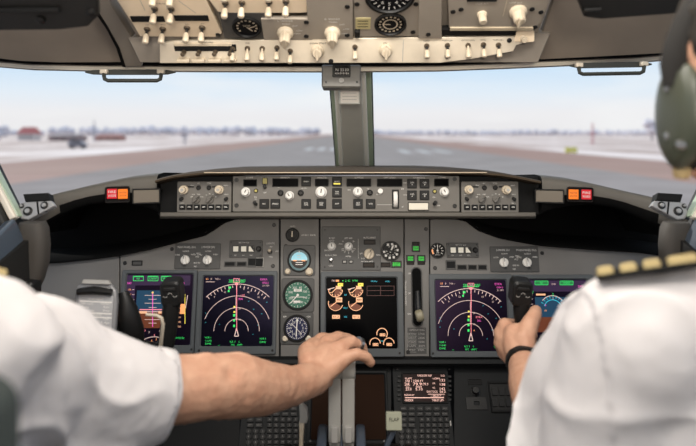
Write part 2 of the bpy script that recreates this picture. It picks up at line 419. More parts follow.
# ------------------------------------------------------------------ cockpit shell
FLZ = H-1.42
structure(MB(M['dark']).box((0, .85, FLZ-.03), (2.2, 2.9, .06)).build('floor'))
fr = M['darkliner']
def facing(poly, pl, t, m, name, b=.002, off=0, ang=35):
    """a plate with the outline poly (photo px) on plane pl, thickness t"""
    m0 = pl.mx(*poly[0], off); inv = m0.inverted()
    q = [(lambda v: (v.x, v.y))(inv @ pl.hit(x, y)) for x, y in poly]
    return MB(m).prism(q, -t, 0, b).build(name, matrix=m0, ang=ang)
# overhead shell: liners beside the overhead panel, beams, lintel
LIN = Plane(60, 62, 1.42, (0, -cs(38), sn(38)))
def hull(pts, name, m, t=.02):
    b = MB(m); n = len(pts); L0 = [Vector(p) for p in pts]; nrm = (L0[1]-L0[0]).cross(L0[2]-L0[0]).normalized()
    b.loops([L0, [p+nrm*t for p in L0]]); return b.build(name)
structure(facing([(-654, -500), (-36, -500), (91, 0), (104, 20), (117, 42), (126, 62.5), (60, 63), (20, 61.5), (0, 59), (-40, 50), (-150, 38)], LIN, .02, M['liner'], 'ceiling_liner_left'))
structure(facing([(731, -500), (553, 0), (540, 40), (533, 60), (600, 57), (665, 53.5), (720, 46), (850, 30), (1350, -500)], LIN, .02, M['liner'], 'ceiling_liner_right'))
structure(facing([(88, -20), (106, -20), (112, 0), (126, 22), (138, 42), (143, 63), (125, 63), (119, 44), (108, 24), (92, 0)], LIN, .03, M['beam'], 'ceiling_beam_left', off=.012))
structure(facing([(86, -20), (90, -20), (95, 0), (109, 22), (121, 44), (127, 63), (124, 63), (118, 44), (107, 24), (91, 0)], LIN, .03, M['hood'], 'trim_beam_gasket', off=.014))
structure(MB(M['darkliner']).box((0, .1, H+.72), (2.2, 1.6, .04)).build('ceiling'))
def strip(pts, Y, dz0, dz1, dep, m, name):
    """a frame strip along photo points, from dz0 to dz1 px below the points, dep deep"""
    b = MB(m); L = []
    for x, y in pts:
        a, c = W(x, y+dz0, Y), W(x, y+dz1, Y)
        L.append([a, c, c+Vector((0, dep, 0)), a+Vector((0, dep, 0))])
    return b.loops(L).build(name)
top = [(-160, 40), (-80, 52), (-30, 57.5), (0, 60), (30, 62.5), (90, 63.8), (200, 64.5), (348, 64.8), (440, 63.8), (500, 61.5), (570, 58.5), (640, 55.5), (700, 50), (770, 40), (860, 24)]
structure(strip(top, 1.44, -3, 1.2, .12, M['hood'], 'trim_1'))
structure(strip(top, 1.45, 1.2, 2.6, .05, M['beam'], 'trim_2'))  # shadow above the cream strip, put in as a darker strip
structure(strip(top, 1.452, 2.6, 6.4, .035, M['trimc'], 'trim_3'))
structure(strip(top, 1.458, 6.2, 7.0, .02, M['beam'], 'trim_4'))
# windshield panes
gl = bpy.data.materials.new('windshield_glass'); gl.use_nodes = True; t = gl.node_tree; t.nodes.clear()
o_ = t.nodes.new('ShaderNodeOutputMaterial'); mxs = t.nodes.new('ShaderNodeMixShader'); tr = t.nodes.new('ShaderNodeBsdfTransparent'); gs = t.nodes.new('ShaderNodeBsdfGlossy')
tr.inputs[0].default_value = (.985, .99, .985, 1); gs.inputs['Roughness'].default_value = .02; lw = t.nodes.new('ShaderNodeFresnel'); lw.inputs['IOR'].default_value = 1.06
t.links.new(lw.outputs[0], mxs.inputs[0]); t.links.new(tr.outputs[0], mxs.inputs[1]); t.links.new(gs.outputs[0], mxs.inputs[2]); t.links.new(mxs.outputs[0], o_.inputs[0])
def pane(name, pts):
    o = hull([W(*p) for p in pts], name, gl, .006); structure(o); return o
pane('window_1', [(-300, 30, 1.55), (334, 30, 1.55), (341, 175, 2.05), (-200, 175, 2.05)])
pane('window_2', [(371, 30, 1.55), (1000, 30, 1.55), (900, 175, 2.05), (374, 175, 2.05)])
# centre post
def post_strip(name, xt0, xt1, xb0, xb1, d0, d1, m):
    Yt, Yb = 1.56, 2.02; b = MB(m)
    q = []
    for (x0, x1, y, Y) in ((xt0, xt1, 66, Yt), (xb0, xb1, 172, Yb)):
        a, c = W(x0, y, Y), W(x1, y, Y); q.append([a+Vector((0, d0, 0)), c+Vector((0, d0, 0)), c+Vector((0, d1, 0)), a+Vector((0, d1, 0))])
    b.loops(q); return structure(b.build(name, bevel=.004))
post_strip('trim_post_core', 337, 361, 343.5, 365, -.03, .06, M['post'])
post_strip('trim_post_left_flange', 332.5, 338, 339.5, 344, -.012, .05, M['flange'])
post_strip('trim_post_right_flange', 360, 365.5, 364, 369.5, -.012, .05, M['flange'])
post_strip('trim_post_left_gasket', 328.5, 333, 336.5, 340, .0, .05, M['gasket'])
post_strip('trim_post_left_seal', 327.6, 329.2, 335.6, 337, .004, .05, M['gaskd'])
post_strip('trim_post_right_gasket', 365.5, 371.5, 369, 374, .0, .05, M['gasket'])
post_strip('trim_post_right_seal', 371, 372.6, 373.5, 375, .004, .05, M['gaskd'])
# side window posts and sills
def bar(name, a, b_, w, d, m, bev=.006):
    A, B = W(*a), W(*b_); t = (B-A).normalized(); s = t.cross(Vector((0, 1, 0))).normalized(); f = s.cross(t)
    q = [[p+s*i*w/2+f*j*d/2 for i, j in ((-1, -1), (1, -1), (1, 1), (-1, 1))] for p in (A, B)]
    return structure(MB(m).loops(q).build(name, bevel=bev))
for sd in (0, 1):
    fx = (lambda x: x) if sd == 0 else (lambda x: 709-x)
    nm = 'left' if sd == 0 else 'right'
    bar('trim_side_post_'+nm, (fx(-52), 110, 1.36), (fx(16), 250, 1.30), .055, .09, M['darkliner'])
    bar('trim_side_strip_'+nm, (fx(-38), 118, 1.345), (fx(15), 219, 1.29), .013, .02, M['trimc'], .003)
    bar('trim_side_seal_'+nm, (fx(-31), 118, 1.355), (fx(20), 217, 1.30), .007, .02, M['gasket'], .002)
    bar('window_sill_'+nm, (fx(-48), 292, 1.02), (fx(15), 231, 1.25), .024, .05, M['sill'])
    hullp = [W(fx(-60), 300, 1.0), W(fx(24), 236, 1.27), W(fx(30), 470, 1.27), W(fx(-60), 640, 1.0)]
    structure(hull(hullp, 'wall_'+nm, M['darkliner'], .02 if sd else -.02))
    # curved liner column at the end of the instrument panel
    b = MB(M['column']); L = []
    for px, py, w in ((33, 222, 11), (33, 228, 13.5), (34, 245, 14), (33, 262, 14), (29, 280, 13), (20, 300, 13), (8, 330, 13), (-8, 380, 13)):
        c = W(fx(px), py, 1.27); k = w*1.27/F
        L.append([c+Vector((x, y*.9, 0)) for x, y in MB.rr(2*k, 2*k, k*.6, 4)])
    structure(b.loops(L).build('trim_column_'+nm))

structure(MB(M['blackm']).box((0, 2.0, H-.83), (2.3, .04, 1.18)).build('wall_front'))
structure(MB(M['dark']).box((0, 2.14, FLZ-.03), (2.2, .30, .06)).build('floor_front'))
structure(MB(mat('bulkhead_paint', (.05, .048, .045), .7)).box((0, -1.25, H-.35), (2.3, .04, 2.2)).build('wall_back'))
# ------------------------------------------------------------------ glareshield
ST = [(6, 226, 248, 1.30), (15, 214, 241, 1.32), (28, 201, 232, 1.34), (45, 195, 224, 1.37), (60, 191, 215.5, 1.40), (75, 187.5, 209, 1.42), (90, 184, 205, 1.44),
      (108, 180, 203, 1.46), (128, 176, 204.5, 1.48), (145, 174, 208, 1.49), (157, 173, 213, 1.495)]
STR = [(697-a+ (6 if a < 60 else 2), b+2, c+2, d) for a, b, c, d in reversed(ST)]
def wing(st, name, label):
    b = MB(M['shield']); L = []
    for px, tp, bt, Y in st:
        X = (px-CX)/F*Y
        def q(py, Yp, yy): return Vector((X, yy, H-(py-HY)/F*Yp))
        zt = H-(tp+1.5-HY)/F*Y; zb = H-(bt-HY)/F*Y
        back = H-(tp-HY)/F*(Y+.34)
        L.append([Vector((X, Y+.34, back)), Vector((X, Y+.06, zt+.001)), Vector((X, Y+.012, zt)), Vector((X, Y+.002, zt-.006)), Vector((X, Y, zt-.014)),
                  Vector((X, Y-.004, (zt*.45+zb*.55))), Vector((X, Y+.001, zb+.006)), Vector((X, Y+.012, zb)), Vector((X, Y+.06, zb+.012)), Vector((X, Y+.34, back-.006))])
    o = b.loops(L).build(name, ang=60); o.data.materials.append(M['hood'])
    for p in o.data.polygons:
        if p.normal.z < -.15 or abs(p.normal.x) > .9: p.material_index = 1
    return tag(o, label, 'glareshield')
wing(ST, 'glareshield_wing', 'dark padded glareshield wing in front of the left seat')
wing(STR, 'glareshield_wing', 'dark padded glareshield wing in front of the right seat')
CEN = [(156, 176), (163, 174), (176, 171), (190, 169.5), (204, 168), (260, 167.5), (348, 167), (440, 167), (480, 168), (500, 169.5), (516, 172), (530, 175), (540, 177)]
b = MB(); L = []
for px, tp in CEN:
    X = (px-CX)/F*1.47
    P_ = lambda py, Y: Vector((X, Y, H-(py-HY)/F*Y))
    L.append([P_(tp-1.5, 2.06), P_(tp+.8, 1.6), P_(tp+3.2, 1.475), P_(tp+4.6, 1.462), P_(tp+6.2, 1.462), P_(tp+7.0, 1.47), P_(tp+7.6, 1.52), Vector((X, 2.06, P_(tp-1.5, 2.06).z-.03))])
b.use('shieldtop').loops(L); o = b.build('glareshield', ang=50); tag(o, 'brown centre glareshield with a rolled front brow above the knobs', 'glareshield')
lip = MB(M['shieldtop'])
lip.loops([[W(x, 172.1, 1.4585), W(x, 173.0, 1.458), W(x, 173.0, 1.466), W(x, 172.1, 1.466)] for x in (204, 487)])
lip.use(mat('brow_edge', (.40, .32, .22), .45)); lip.mi = [1]*len(lip.f)
lip.build('edge_strip', o)
# carrier box behind the glareshield panels and lower lip
car = MB(M['dark']); 
car.loops([[W(x, 176, 1.523), W(x, 215, 1.523), W(x, 215, 1.70), W(x, 176, 1.70)] for x in (158, 540)])
car.use('shield').loops([[W(x, 212.3, 1.488), W(x, 216.5, 1.486), W(x, 218.5, 1.50), W(x, 217, 1.7), W(x, 212.3, 1.6)] for x in (160, 232, 348, 463, 536)])
tag(car.build('glareshield_carrier', bevel=.002), 'dark recessed carrier frame holding the three glareshield control panels', 'panel frame')
# black felt under the glareshield, down to the top edge of the instrument panels
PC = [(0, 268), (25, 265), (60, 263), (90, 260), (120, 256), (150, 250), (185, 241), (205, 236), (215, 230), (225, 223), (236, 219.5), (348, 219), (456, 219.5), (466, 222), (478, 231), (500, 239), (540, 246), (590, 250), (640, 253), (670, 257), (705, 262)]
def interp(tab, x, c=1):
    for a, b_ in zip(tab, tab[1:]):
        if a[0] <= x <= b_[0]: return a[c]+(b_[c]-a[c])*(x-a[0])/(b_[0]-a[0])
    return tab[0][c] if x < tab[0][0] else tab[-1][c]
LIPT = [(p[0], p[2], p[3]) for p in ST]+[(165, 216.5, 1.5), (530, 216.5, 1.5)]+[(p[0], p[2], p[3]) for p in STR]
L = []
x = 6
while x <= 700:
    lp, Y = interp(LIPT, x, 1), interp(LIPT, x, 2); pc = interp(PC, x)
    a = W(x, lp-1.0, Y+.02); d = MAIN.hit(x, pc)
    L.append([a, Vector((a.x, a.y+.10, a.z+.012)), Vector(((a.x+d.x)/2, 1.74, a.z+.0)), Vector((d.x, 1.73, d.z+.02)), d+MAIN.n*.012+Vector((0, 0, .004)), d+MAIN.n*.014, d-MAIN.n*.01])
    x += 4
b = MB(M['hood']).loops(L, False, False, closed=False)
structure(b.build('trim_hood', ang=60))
# ------------------------------------------------------------------ main instrument panels
def panel(name, label, cat, pl, poly, m='panel', t=.012, screws=(), extra=None, off=0):
    T = Th(name, label, cat, pl, poly[0][0], poly[0][1], off=off)
    MB(m).prism([T.L(x, y) for x, y in poly], -t, 0).build('face_plate', T.e, bevel=.0012)
    for x, y in screws:
        a = T.L(x, y); MB('screw').lathe([(.0048, 0), (.0048, .0012), (.0036, .002), (.0036, .001)], (a[0], a[1], 0), 14).build('fastener', T.e)
    return T
def top_poly(x0, x1, yb, n=10):
    return [(x0, yb), (x1, yb)]+[(x1+(x0-x1)*i/n, interp(PC, x1+(x0-x1)*i/n)-3) for i in range(n+1)]
panel('instrument_panel', 'grey panel at the far left end behind the clipboard', 'instrument panel', MAIN, top_poly(30, 119, 357), screws=((88, 296),))
panel('instrument_panel', 'grey instrument panel around the two left-seat displays', 'instrument panel', MAIN, top_poly(120.3, 279, 357, 16), screws=((172, 249), (125, 263), (274, 225), (273, 266)))
panel('instrument_panel', 'narrow grey panel carrying the three round standby instruments', 'instrument panel', MAIN, top_poly(280.5, 319, 357, 3), screws=((286, 246),))
panel('instrument_panel', 'grey centre panel around the engine display', 'instrument panel', MAIN, top_poly(320.4, 403.6, 357, 4))
panel('instrument_panel', 'grey panel around the two right-seat displays', 'instrument panel', MAIN, top_poly(430.2, 680, 357, 20), screws=((435, 268), (542, 253)))
# small rectangular slot by the left fastener
def dots(b, T, pts, r): 
    for x, y in pts: b.disc(*T.L(x, y), r)

def display(label, x0, y0, x1, y1, sx0, sy0, sx1, sy1, glass='glassd', draw=None, name='display_unit', pl=None, bz='bezel', cat='display'):
    pl = pl or MAIN
    T = Th(name, label, cat, pl, (x0+x1)/2, (y0+y1)/2)
    cx, cy, w, h = T.R(x0, y0, x1, y1); a, c, wi, hi = T.R(sx0, sy0, sx1, sy1)
    b = MB(bz)
    A = [(cx+x, cy+y) for x, y in MB.rr(w, h, .004)]; D = [(a+x, c+y) for x, y in MB.rr(wi, hi, .004)]; C = [(a+x, c+y) for x, y in MB.rr(wi+.006, hi+.006, .005)]
    B = [(cx+x, cy+y) for x, y in MB.rr(w-.003, h-.003, .003)]
    b.loops([[(x, y, z) for x, y in q] for q, z in ((A, 0), (A, .0065), (B, .008), (C, .008), (D, .004), (D, 0))], False, False)
    b.build('bezel', T.e)
    g = MB(glass).rect(a, c, wi, hi, .0035)
    if draw: T.z = .0041; draw(T, g, (sx0, sy0, sx1, sy1))
    g.build('screen', T.e)
    for x, y in ((x0+3, y1-4), (x1-4, y1-4)):
        q = T.L(x, y); MB('screw').cyl(q[0], q[1], .0028, .0078, .0095, 12).build('fastener', T.e)
    return T
def seg(g, T, m, x0, y0, x1, y1, w=.8, z=None):
    g.use(m).line(*T.L(x0, y0), *T.L(x1, y1), w*T.k, z or T.z)
def bx_(g, T, m, x0, y0, x1, y1, z=None):
    g.use(m).rect(*T.R(x0, y0, x1, y1), z or T.z)
def tx(g, T, m, s, x, y, h, w=None, z=None):
    h *= .88
    g.use(m).text(s, *T.L(x, y), h*T.k, z or T.z, w*T.k if w else None)
def ar(g, T, m, x, y, r, w, a0, a1, z=None):
    g.use(m).arc(*T.L(x, y), r*T.k, w*T.k, a0, a1, z or T.z)
def frame_(g, T, m, x0, y0, x1, y1, w=.7):
    for a in ((x0, y0, x1, y0), (x1, y0, x1, y1), (x1, y1, x0, y1), (x0, y1, x0, y0)): seg(g, T, m, *a, w*.8)
def nav(dx, dy, extra):
    def d(T, g, S):
        X = lambda v: v+dx; Y = lambda v: v+dy
        cx, cy = X(236.8), Y(331)
        ar(g, T, 'd_w', cx, cy, 45.6, .6, 46, 134)
        for r, a in ((34, 20), (22.6, 0), (11.6, 0)): ar(g, T, 'd_w', cx, cy, r, .48, a, 180-a)
        for i in range(-8, 9):
            an = math.radians(90+i*5); r1 = 45.6; r0 = 45.6-(2.2 if i % 2 else 3.6)
            seg(g, T, 'd_w', cx+r0*math.cos(an), cy-r0*math.sin(an), cx+r1*math.cos(an), cy-r1*math.sin(an), .6)
        for i, s in ((-6, '9'), (-3, '12'), (3, '18'), (6, '21')):
            an = math.radians(90-i*5.5); tx(g, T, 'd_w', s, cx+40.5*math.cos(an), cy-40.5*math.sin(an), 2.0)
        seg(g, T, 'd_p', cx+.2, Y(284), cx+.2, Y(331), .6)
        seg(g, T, 'd_w', cx-.6, Y(297), cx-.6, Y(320), .4)
        g.use('d_w')
        for p, q in (((0, 328), (-2, 336)), ((0, 328), (2, 336)), ((-2, 336), (2, 336))): seg(g, T, 'd_w', cx+p[0], Y(p[1]), cx+q[0], Y(q[1]), .8)
        seg(g, T, 'd_g', X(229), Y(282), X(245), Y(282), .5); tx(g, T, 'd_g', 'TRK', X(231.5), Y(280.5), 2.2); tx(g, T, 'd_g', 'MAG', X(243), Y(280.5), 2.2)
        tx(g, T, 'd_w', '163', cx, Y(280.3), 2.6); frame_(g, T, 'd_p', cx-3, Y(278.6), cx+3, Y(282.6), .5)
        bx_(g, T, 'd_p', cx-1.4, Y(283), cx+1.4, Y(285))
        tx(g, T, 'd_o', 'GS', X(207.5), Y(279), 1.9); tx(g, T, 'd_w', '0', X(211.5), Y(279), 2.2); tx(g, T, 'd_w', 'TAS---', X(218), Y(279), 1.8)
        seg(g, T, 'd_w', X(206), Y(281.8), X(215), Y(281.8), .5)
        tx(g, T, 'd_m', 'EYKA', X(264), Y(279.5), 2.4); tx(g, T, 'd_m', '1034.2', X(265.5), Y(282.8), 2.0); tx(g, T, 'd_w', '2.1 NM', X(266), Y(285.6), 1.8)
        g.use('d_g')
        for q in ((230, 287.5, 2.6), (229, 291, 1.6)): bx_(g, T, 'd_g', X(q[0])-q[2]/2, Y(q[1])-1, X(q[0])+q[2]/2, Y(q[1])+1)
        for (x, y, s) in extra: 
            m, s2 = s; tx(g, T, m, s2, X(x), Y(y), 2.2)
        for yy in (314, 319, 324.5): bx_(g, T, 'd_g', X(233.4), Y(yy), X(235.4), Y(yy+2.4))
        for yy in (306, 311): bx_(g, T, 'd_y', X(233.8), Y(yy), X(235.6), Y(yy+1.6))
        tx(g, T, 'd_w', '10', X(240), Y(319.6), 1.8); tx(g, T, 'd_w', '20', X(240), Y(308.5), 1.8)
        for i, s in enumerate(('VOR 1', '116.40', 'DME')): tx(g, T, 'd_g', s, X(208.5), Y(337.5+i*3.1), 2.0, 6)
        tx(g, T, 'd_g', '---', X(219), Y(345), 1.8); tx(g, T, 'd_g', 'ILS 1', X(233), Y(341.6), 2, 5); tx(g, T, 'd_g', 'L', X(239.5), Y(341.6), 2)
        tx(g, T, 'd_g', 'TFC', X(233), Y(344.8), 1.9); tx(g, T, 'd_g', 'ARPT', X(240), Y(344.8), 1.9)
        tx(g, T, 'd_g', 'VOR 2', X(263), Y(338.6), 2, 6); tx(g, T, 'd_g', 'DME', X(263), Y(342), 2, 6)
        for (x, y) in ((206, 313), (207, 316), (206, 322)): tx(g, T, 'd_c', 'a', X(x), Y(y), 1.5)
        for (x, y) in ((254, 309), (262, 313.5), (258, 325), (249, 301), (220, 324), (253, 334), (267, 302)): tx(g, T, 'd_c', 'o', X(x), Y(y), 1.6)
    return d
display('left navigation display with a dark blue compass arc screen', 196.8, 271, 276.8, 354, 202.5, 276, 273, 346, 'nd',
        nav(0, 0, [(243, 295.6, ('d_p', 'LSZ')), (241, 299, ('d_m', '04R'))]))
display('right navigation display with a violet tinted compass arc screen', 429.6, 274, 513, 357, 435.8, 280, 507, 351, 'nd2',
        nav(233.8, 4.6, [(245, 312.5, ('d_p', 'EYKA')), (245, 316, ('d_m', '26L')), (259, 326, ('d_w', 'Y')), (240, 325.4, ('d_o', 'o'))]))
def pfd(T, g, S):
    x0, y0, x1, y1 = S; X = lambda f: x0+(x1-x0)*f; Y = lambda f: y0+(y1-y0)*f
    ph = T.z+.0003
    bx_(g, T, 'd_pur', X(.02), Y(.02), X(.98), Y(.16), T.z-.0003); bx_(g, T, 'd_pur', X(.0), Y(.16), X(.13), Y(.8), T.z-.0003)
    # attitude ball: dark blue above, brown below
    g.use('d_sky').rect(*T.R(X(.17), Y(.23), X(.66), Y(.53)), T.z); g.use('d_gnd').rect(*T.R(X(.17), Y(.53), X(.66), Y(.76)), T.z)
    for i, (h, w_) in enumerate(((.30, .12), (.355, .06), (.41, .12), (.47, .06), (.585, .06), (.64, .12), (.69, .06))): seg(g, T, 'd_w', X(.415-w_), Y(h), X(.415+w_), Y(h), .5, ph)
    seg(g, T, 'd_w', X(.17), Y(.53), X(.66), Y(.53), .7, ph)
    seg(g, T, 'd_m', X(.415), Y(.25), X(.415), Y(.74), .8, ph); seg(g, T, 'd_p', X(.22), Y(.50), X(.62), Y(.50), .8, ph)
    bx_(g, T, 'd_t', X(.20), Y(.52), X(.33), Y(.555), ph); bx_(g, T, 'd_t', X(.50), Y(.52), X(.63), Y(.555), ph)
    for i, x in enumerate((.20, .42, .62)):
        bx_(g, T, 'd_g', X(x)-4.5, Y(.035), X(x)+4.5, Y(.042)) ; frame_(g, T, 'd_g', X(x)-5, Y(.03), X(x)+5, Y(.095), .6); tx(g, T, 'd_g', ('N1', 'LNAV', 'VNAV')[i], X(x), Y(.065), 2.4)
    for i in range(9):
        tx(g, T, 'd_o', str(130-10*i), X(.065), Y(.22+.07*i), 2.0); seg(g, T, 'd_w', X(.11), Y(.22+.07*i), X(.14), Y(.22+.07*i), .5)
        tx(g, T, 'd_t', str(1400-100*i), X(.80), Y(.22+.065*i), 2.0, 5); seg(g, T, 'd_w', X(.72), Y(.22+.065*i), X(.74), Y(.22+.065*i), .5)
    bx_(g, T, 'd_o', X(.83), Y(.42), X(.90), Y(.56), T.z+.0001); tx(g, T, 'd_m', '180', X(.06), Y(.13), 2.6); tx(g, T, 'd_m', '3000', X(.84), Y(.13), 2.6, 7)
    seg(g, T, 'd_y', X(.90), Y(.28), X(.90), Y(.70), .7); seg(g, T, 'd_w', X(.94), Y(.30), X(.91), Y(.48), .6)
    ar(g, T, 'd_w', X(.42), Y(1.18), 20, .6, 60, 120); tx(g, T, 'd_m', '163H', X(.28), Y(.955), 2.1); tx(g, T, 'd_g', 'MAG', X(.55), Y(.955), 2.1)
    for i, (x, y) in enumerate(((.2, .84), (.27, .88), (.36, .82), (.44, .86), (.47, .92), (.52, .80), (.30, .80), (.40, .94))): tx(g, T, ('d_p', 'd_o', 'd_w')[i % 3], str(i+1), X(x), Y(y), 2.3)
    tx(g, T, 'd_g', '29.92 IN', X(.82), Y(.90), 2.2, 9)
    g.use('d_y').disc(*T.L(X(.415), Y(.26)), 1.0*T.k, ph)
display('left primary flight display showing blue sky over brown earth', 120.6, 270, 196.2, 353, 125.6, 274, 192, 345, 'nd2', pfd)
def pfd_r(T, g, S):
    x0, y0, x1, y1 = S
    bx_(g, T, 'd_pur', x0, y0+1, x1, y0+12, T.z-.0003)
    for i, x in enumerate((541, 553, 566)):
        if i == 1: tx(g, T, 'd_w', 'CMD', x, 284.2, 1.8, 4.5); continue
        bx_(g, T, mat('symbol_dark_green', (.01, .16, .04), .5, emis=.7), x-6, 281.2, x+6, 284.6, T.z-.0001); frame_(g, T, 'd_g', x-6.5, 281, x+6.5, 284.8, .6); tx(g, T, 'd_g', ('N1', '', 'VNAV')[i], x, 283, 2.1)
    tx(g, T, 'd_m', '180', 529, 286.5, 2.4); tx(g, T, 'd_m', '3000', 580, 286.5, 2.4); tx(g, T, 'd_g', 'F', 532.5, 292.3, 3)
    g.use('d_sky').rect(*T.R(535, 297, 568, 317), T.z-.0001); g.use('d_gnd').rect(*T.R(535, 317, 568, 332), T.z-.0001)
    bx_(g, T, 'd_t', 535.5, 293.6, 545, 295.4); ar(g, T, 'd_w', 552.5, 309, 13, .7, 40, 140); ar(g, T, 'd_c', 552.5, 309, 9, .7, 20, 160)
    for a in range(30, 160, 15): seg(g, T, 'd_c', 552.5+11*cs(a), 309-11*sn(a), 552.5+13.5*cs(a), 309-13.5*sn(a), .6)
    tx(g, T, 'd_g', '2', 552.3, 294.4, 3); tx(g, T, 'd_w', '1', 552.5, 298.6, 3)
    for i in range(6): tx(g, T, 'd_o', str(90-10*i), 527, 294+i*5, 2); seg(g, T, 'd_w', 530.5, 294+i*5, 532.5, 294+i*5, .5); tx(g, T, 'd_t', str(900-100*i), 576, 294+i*5, 2)
    tx(g, T, 'd_m', 'B', 545, 305, 2.2); tx(g, T, 'd_o', '30', 545, 310.5, 2)
    tx(g, T, 'd_g', '29.92 IN', 578, 338, 2.2, 9)
display('right primary flight display partly hidden behind the right shirt sleeve', 513.8, 274.5, 595, 357, 521, 279.5, 588, 350, 'nd2', pfd_r)
def eng(T, g, S):
    def gauge(x, y, r, a0, a1, box=True, sector=None, lab=None):
        if sector: g.use('d_gnd').disc(*T.L(x, y), (r-.6)*T.k, T.z-.0002, 20, *sector)
        ar(g, T, 'd_t', x, y, r, .65, a0, a1)
    for x in (335.6, 355.8):
        gauge(x, 289.6, 7, 180, 355, sector=(250, 350))
        for i in range(7): an = math.radians(355-i*29); seg(g, T, 'd_t', x+5*math.cos(an), 289.6-5*math.sin(an), x+7.2*math.cos(an), 289.6-7.2*math.sin(an), .6)
        seg(g, T, 'd_w', x-8, 289.4, x-1, 287.6, .7); seg(g, T, 'd_t', x-4, 293, x+2, 287, .8)
        bx_(g, T, 'd_t', x+.2, 285.8, x+5.6, 289.2); bx_(g, T, 'd_y', x+2.2, 283.0, x+7.4, 286.2, T.z+.0002); tx(g, T, 'glassd', '20.3', x+4.8, 284.6, 1.7, 4, T.z+.0004)
        gauge(x, 303, 7.2, 165, 345, sector=(190, 330)); seg(g, T, 'd_t', x-5, 306.5, x+4.8, 299, .8)
        bx_(g, T, 'd_t', x+.2, 297.4, x+6.6, 302.2); tx(g, T, 'glassd', '480', x+3.4, 299.8, 2.2, 5, T.z+.0004)
        bx_(g, T, 'd_t', x-3.4, 314.8, x+4.2, 318.6); tx(g, T, 'glassd', '61.2', x+.4, 316.7, 2.2, 5.6, T.z+.0004)
    tx(g, T, 'd_c', 'N1', 345.6, 295, 1.9); tx(g, T, 'd_c', 'EGT', 345.6, 308, 1.9, 4); tx(g, T, 'd_c', 'N2', 345.6, 316.8, 1.9)
    tx(g, T, 'd_w', 'TAT', 333.6, 280.8, 1.8); bx_(g, T, 'd_o', 336, 279.8, 339, 281.6)
    tx(g, T, 'd_g', '+ 2 C', 346, 280.8, 2.0, 8); tx(g, T, 'd_g', 'R-TO', 355, 280.8, 2.0, 5)
    tx(g, T, 'd_c', 'FF/FU', 374, 281.4, 1.5, 6); tx(g, T, 'd_c', 'OIL', 387.5, 281.4, 1.5, 5)
    dk = mat('symbol_dim_red', (.05, .012, .010), .5, emis=.5)
    frame_(g, T, dk, 367, 286, 394, 295.5, .6); seg(g, T, dk, 380.5, 286, 380.5, 295.5, .6); seg(g, T, dk, 367, 290.5, 394, 290.5, .5)
    for x, y, s in ((382, 333.6, '2'), (375, 343.3, '1'), (388.7, 343.3, '2')):
        ar(g, T, 'd_t', x, y, 5.2, .8, -40 if y < 340 else 0, 195); bx_(g, T, 'd_t', x-2.3, y-.4, x+3.2, y+2.4); tx(g, T, 'glassd', '3.24', x+.4, y+1, 1.8, 4.6, T.z+.0003)
    tx(g, T, 'd_c', 'FUEL', 382, 341, 1.5, 3)
display('black engine display with tan dials behind the reaching hand', 320.6, 271.6, 403.4, 356.6, 326, 277.6, 397, 348.4, 'glassd', eng)

# --- knobs, switches, small lights
def knob(T, x, y, r, h, m='cream', name='knob', skirt=True, ptr=True, ang=90, z0=0):
    a = T.L(x, y); k = r*T.k; b = MB(m)
    if skirt: b.lathe([(k*1.05, z0), (k*1.05, z0+h*.18), (k*.85, z0+h*.28)], (a[0], a[1], 0), 24)
    b.lathe([(k*.82, z0), (k*.82, z0+h*.5), (k*.78, z0+h*.92), (k*.66, z0+h)], (a[0], a[1], 0), 28, 14, .035)
    if ptr:
        c, s = cs(ang), sn(ang)
        b.use('key').line(a[0]-c*k*.1, a[1]-s*k*.1, a[0]+c*k*.62, a[1]+s*k*.62, k*.2, z0+h+.0003)
    return b.build(name, T.e)
def selector(T, x, y, r, h, m='cream', ang=90, name='selector_knob'):
    """pointer knob: round skirt with a raised tapered finger bar"""
    a = T.L(x, y); k = r*T.k; b = MB(m)
    b.lathe([(k, 0), (k, h*.25), (k*.85, h*.38)], (a[0], a[1], 0), 24)
    b.X = Matrix.Translation((a[0], a[1], 0)) @ Matrix.Rotation(math.radians(ang-90), 4, 'Z')
    b.loops([[(-k*.34, -k*.95, z), (k*.34, -k*.95, z), (k*.30, k*.5, z), (0, k*1.12, z), (-k*.30, k*.5, z)] for z in (h*.3, h*.9)]+[[(-k*.2, -k*.85, h), (k*.2, -k*.85, h), (k*.16, k*.45, h), (0, k*.95, h), (-k*.16, k*.45, h)]])
    b.use('key').line(0, k*.2, 0, k*.95, k*.14, h+.0003)
    return b.build(name, T.e)
def toggle(T, x, y, L=.018, tilt=0, m='steel', tip='cream', r=.0022, ring=.0055, side=0, name='toggle_switch', mr='screw'):
    a = T.L(x, y); b = MB(mr)
    b.lathe([(ring, 0), (ring, .002), (ring*.75, .004), (ring*.6, .004)], (a[0], a[1], 0), 12)
    b.X = Matrix.Translation((a[0], a[1], .002)) @ Matrix.Rotation(math.radians(tilt), 4, 'X') @ Matrix.Rotation(math.radians(side), 4, 'Y')
    b.use(m).lathe([(r*.7, 0), (r, L*.45)], (0, 0, 0), 12)
    b.use(tip).lathe([(r*1.05, L*.34), (r*1.6, L*.42), (r*1.9, L*.86), (r*1.6, L*.96), (r*.8, L)], (0, 0, 0), 14)
    return b.build(name, T.e)
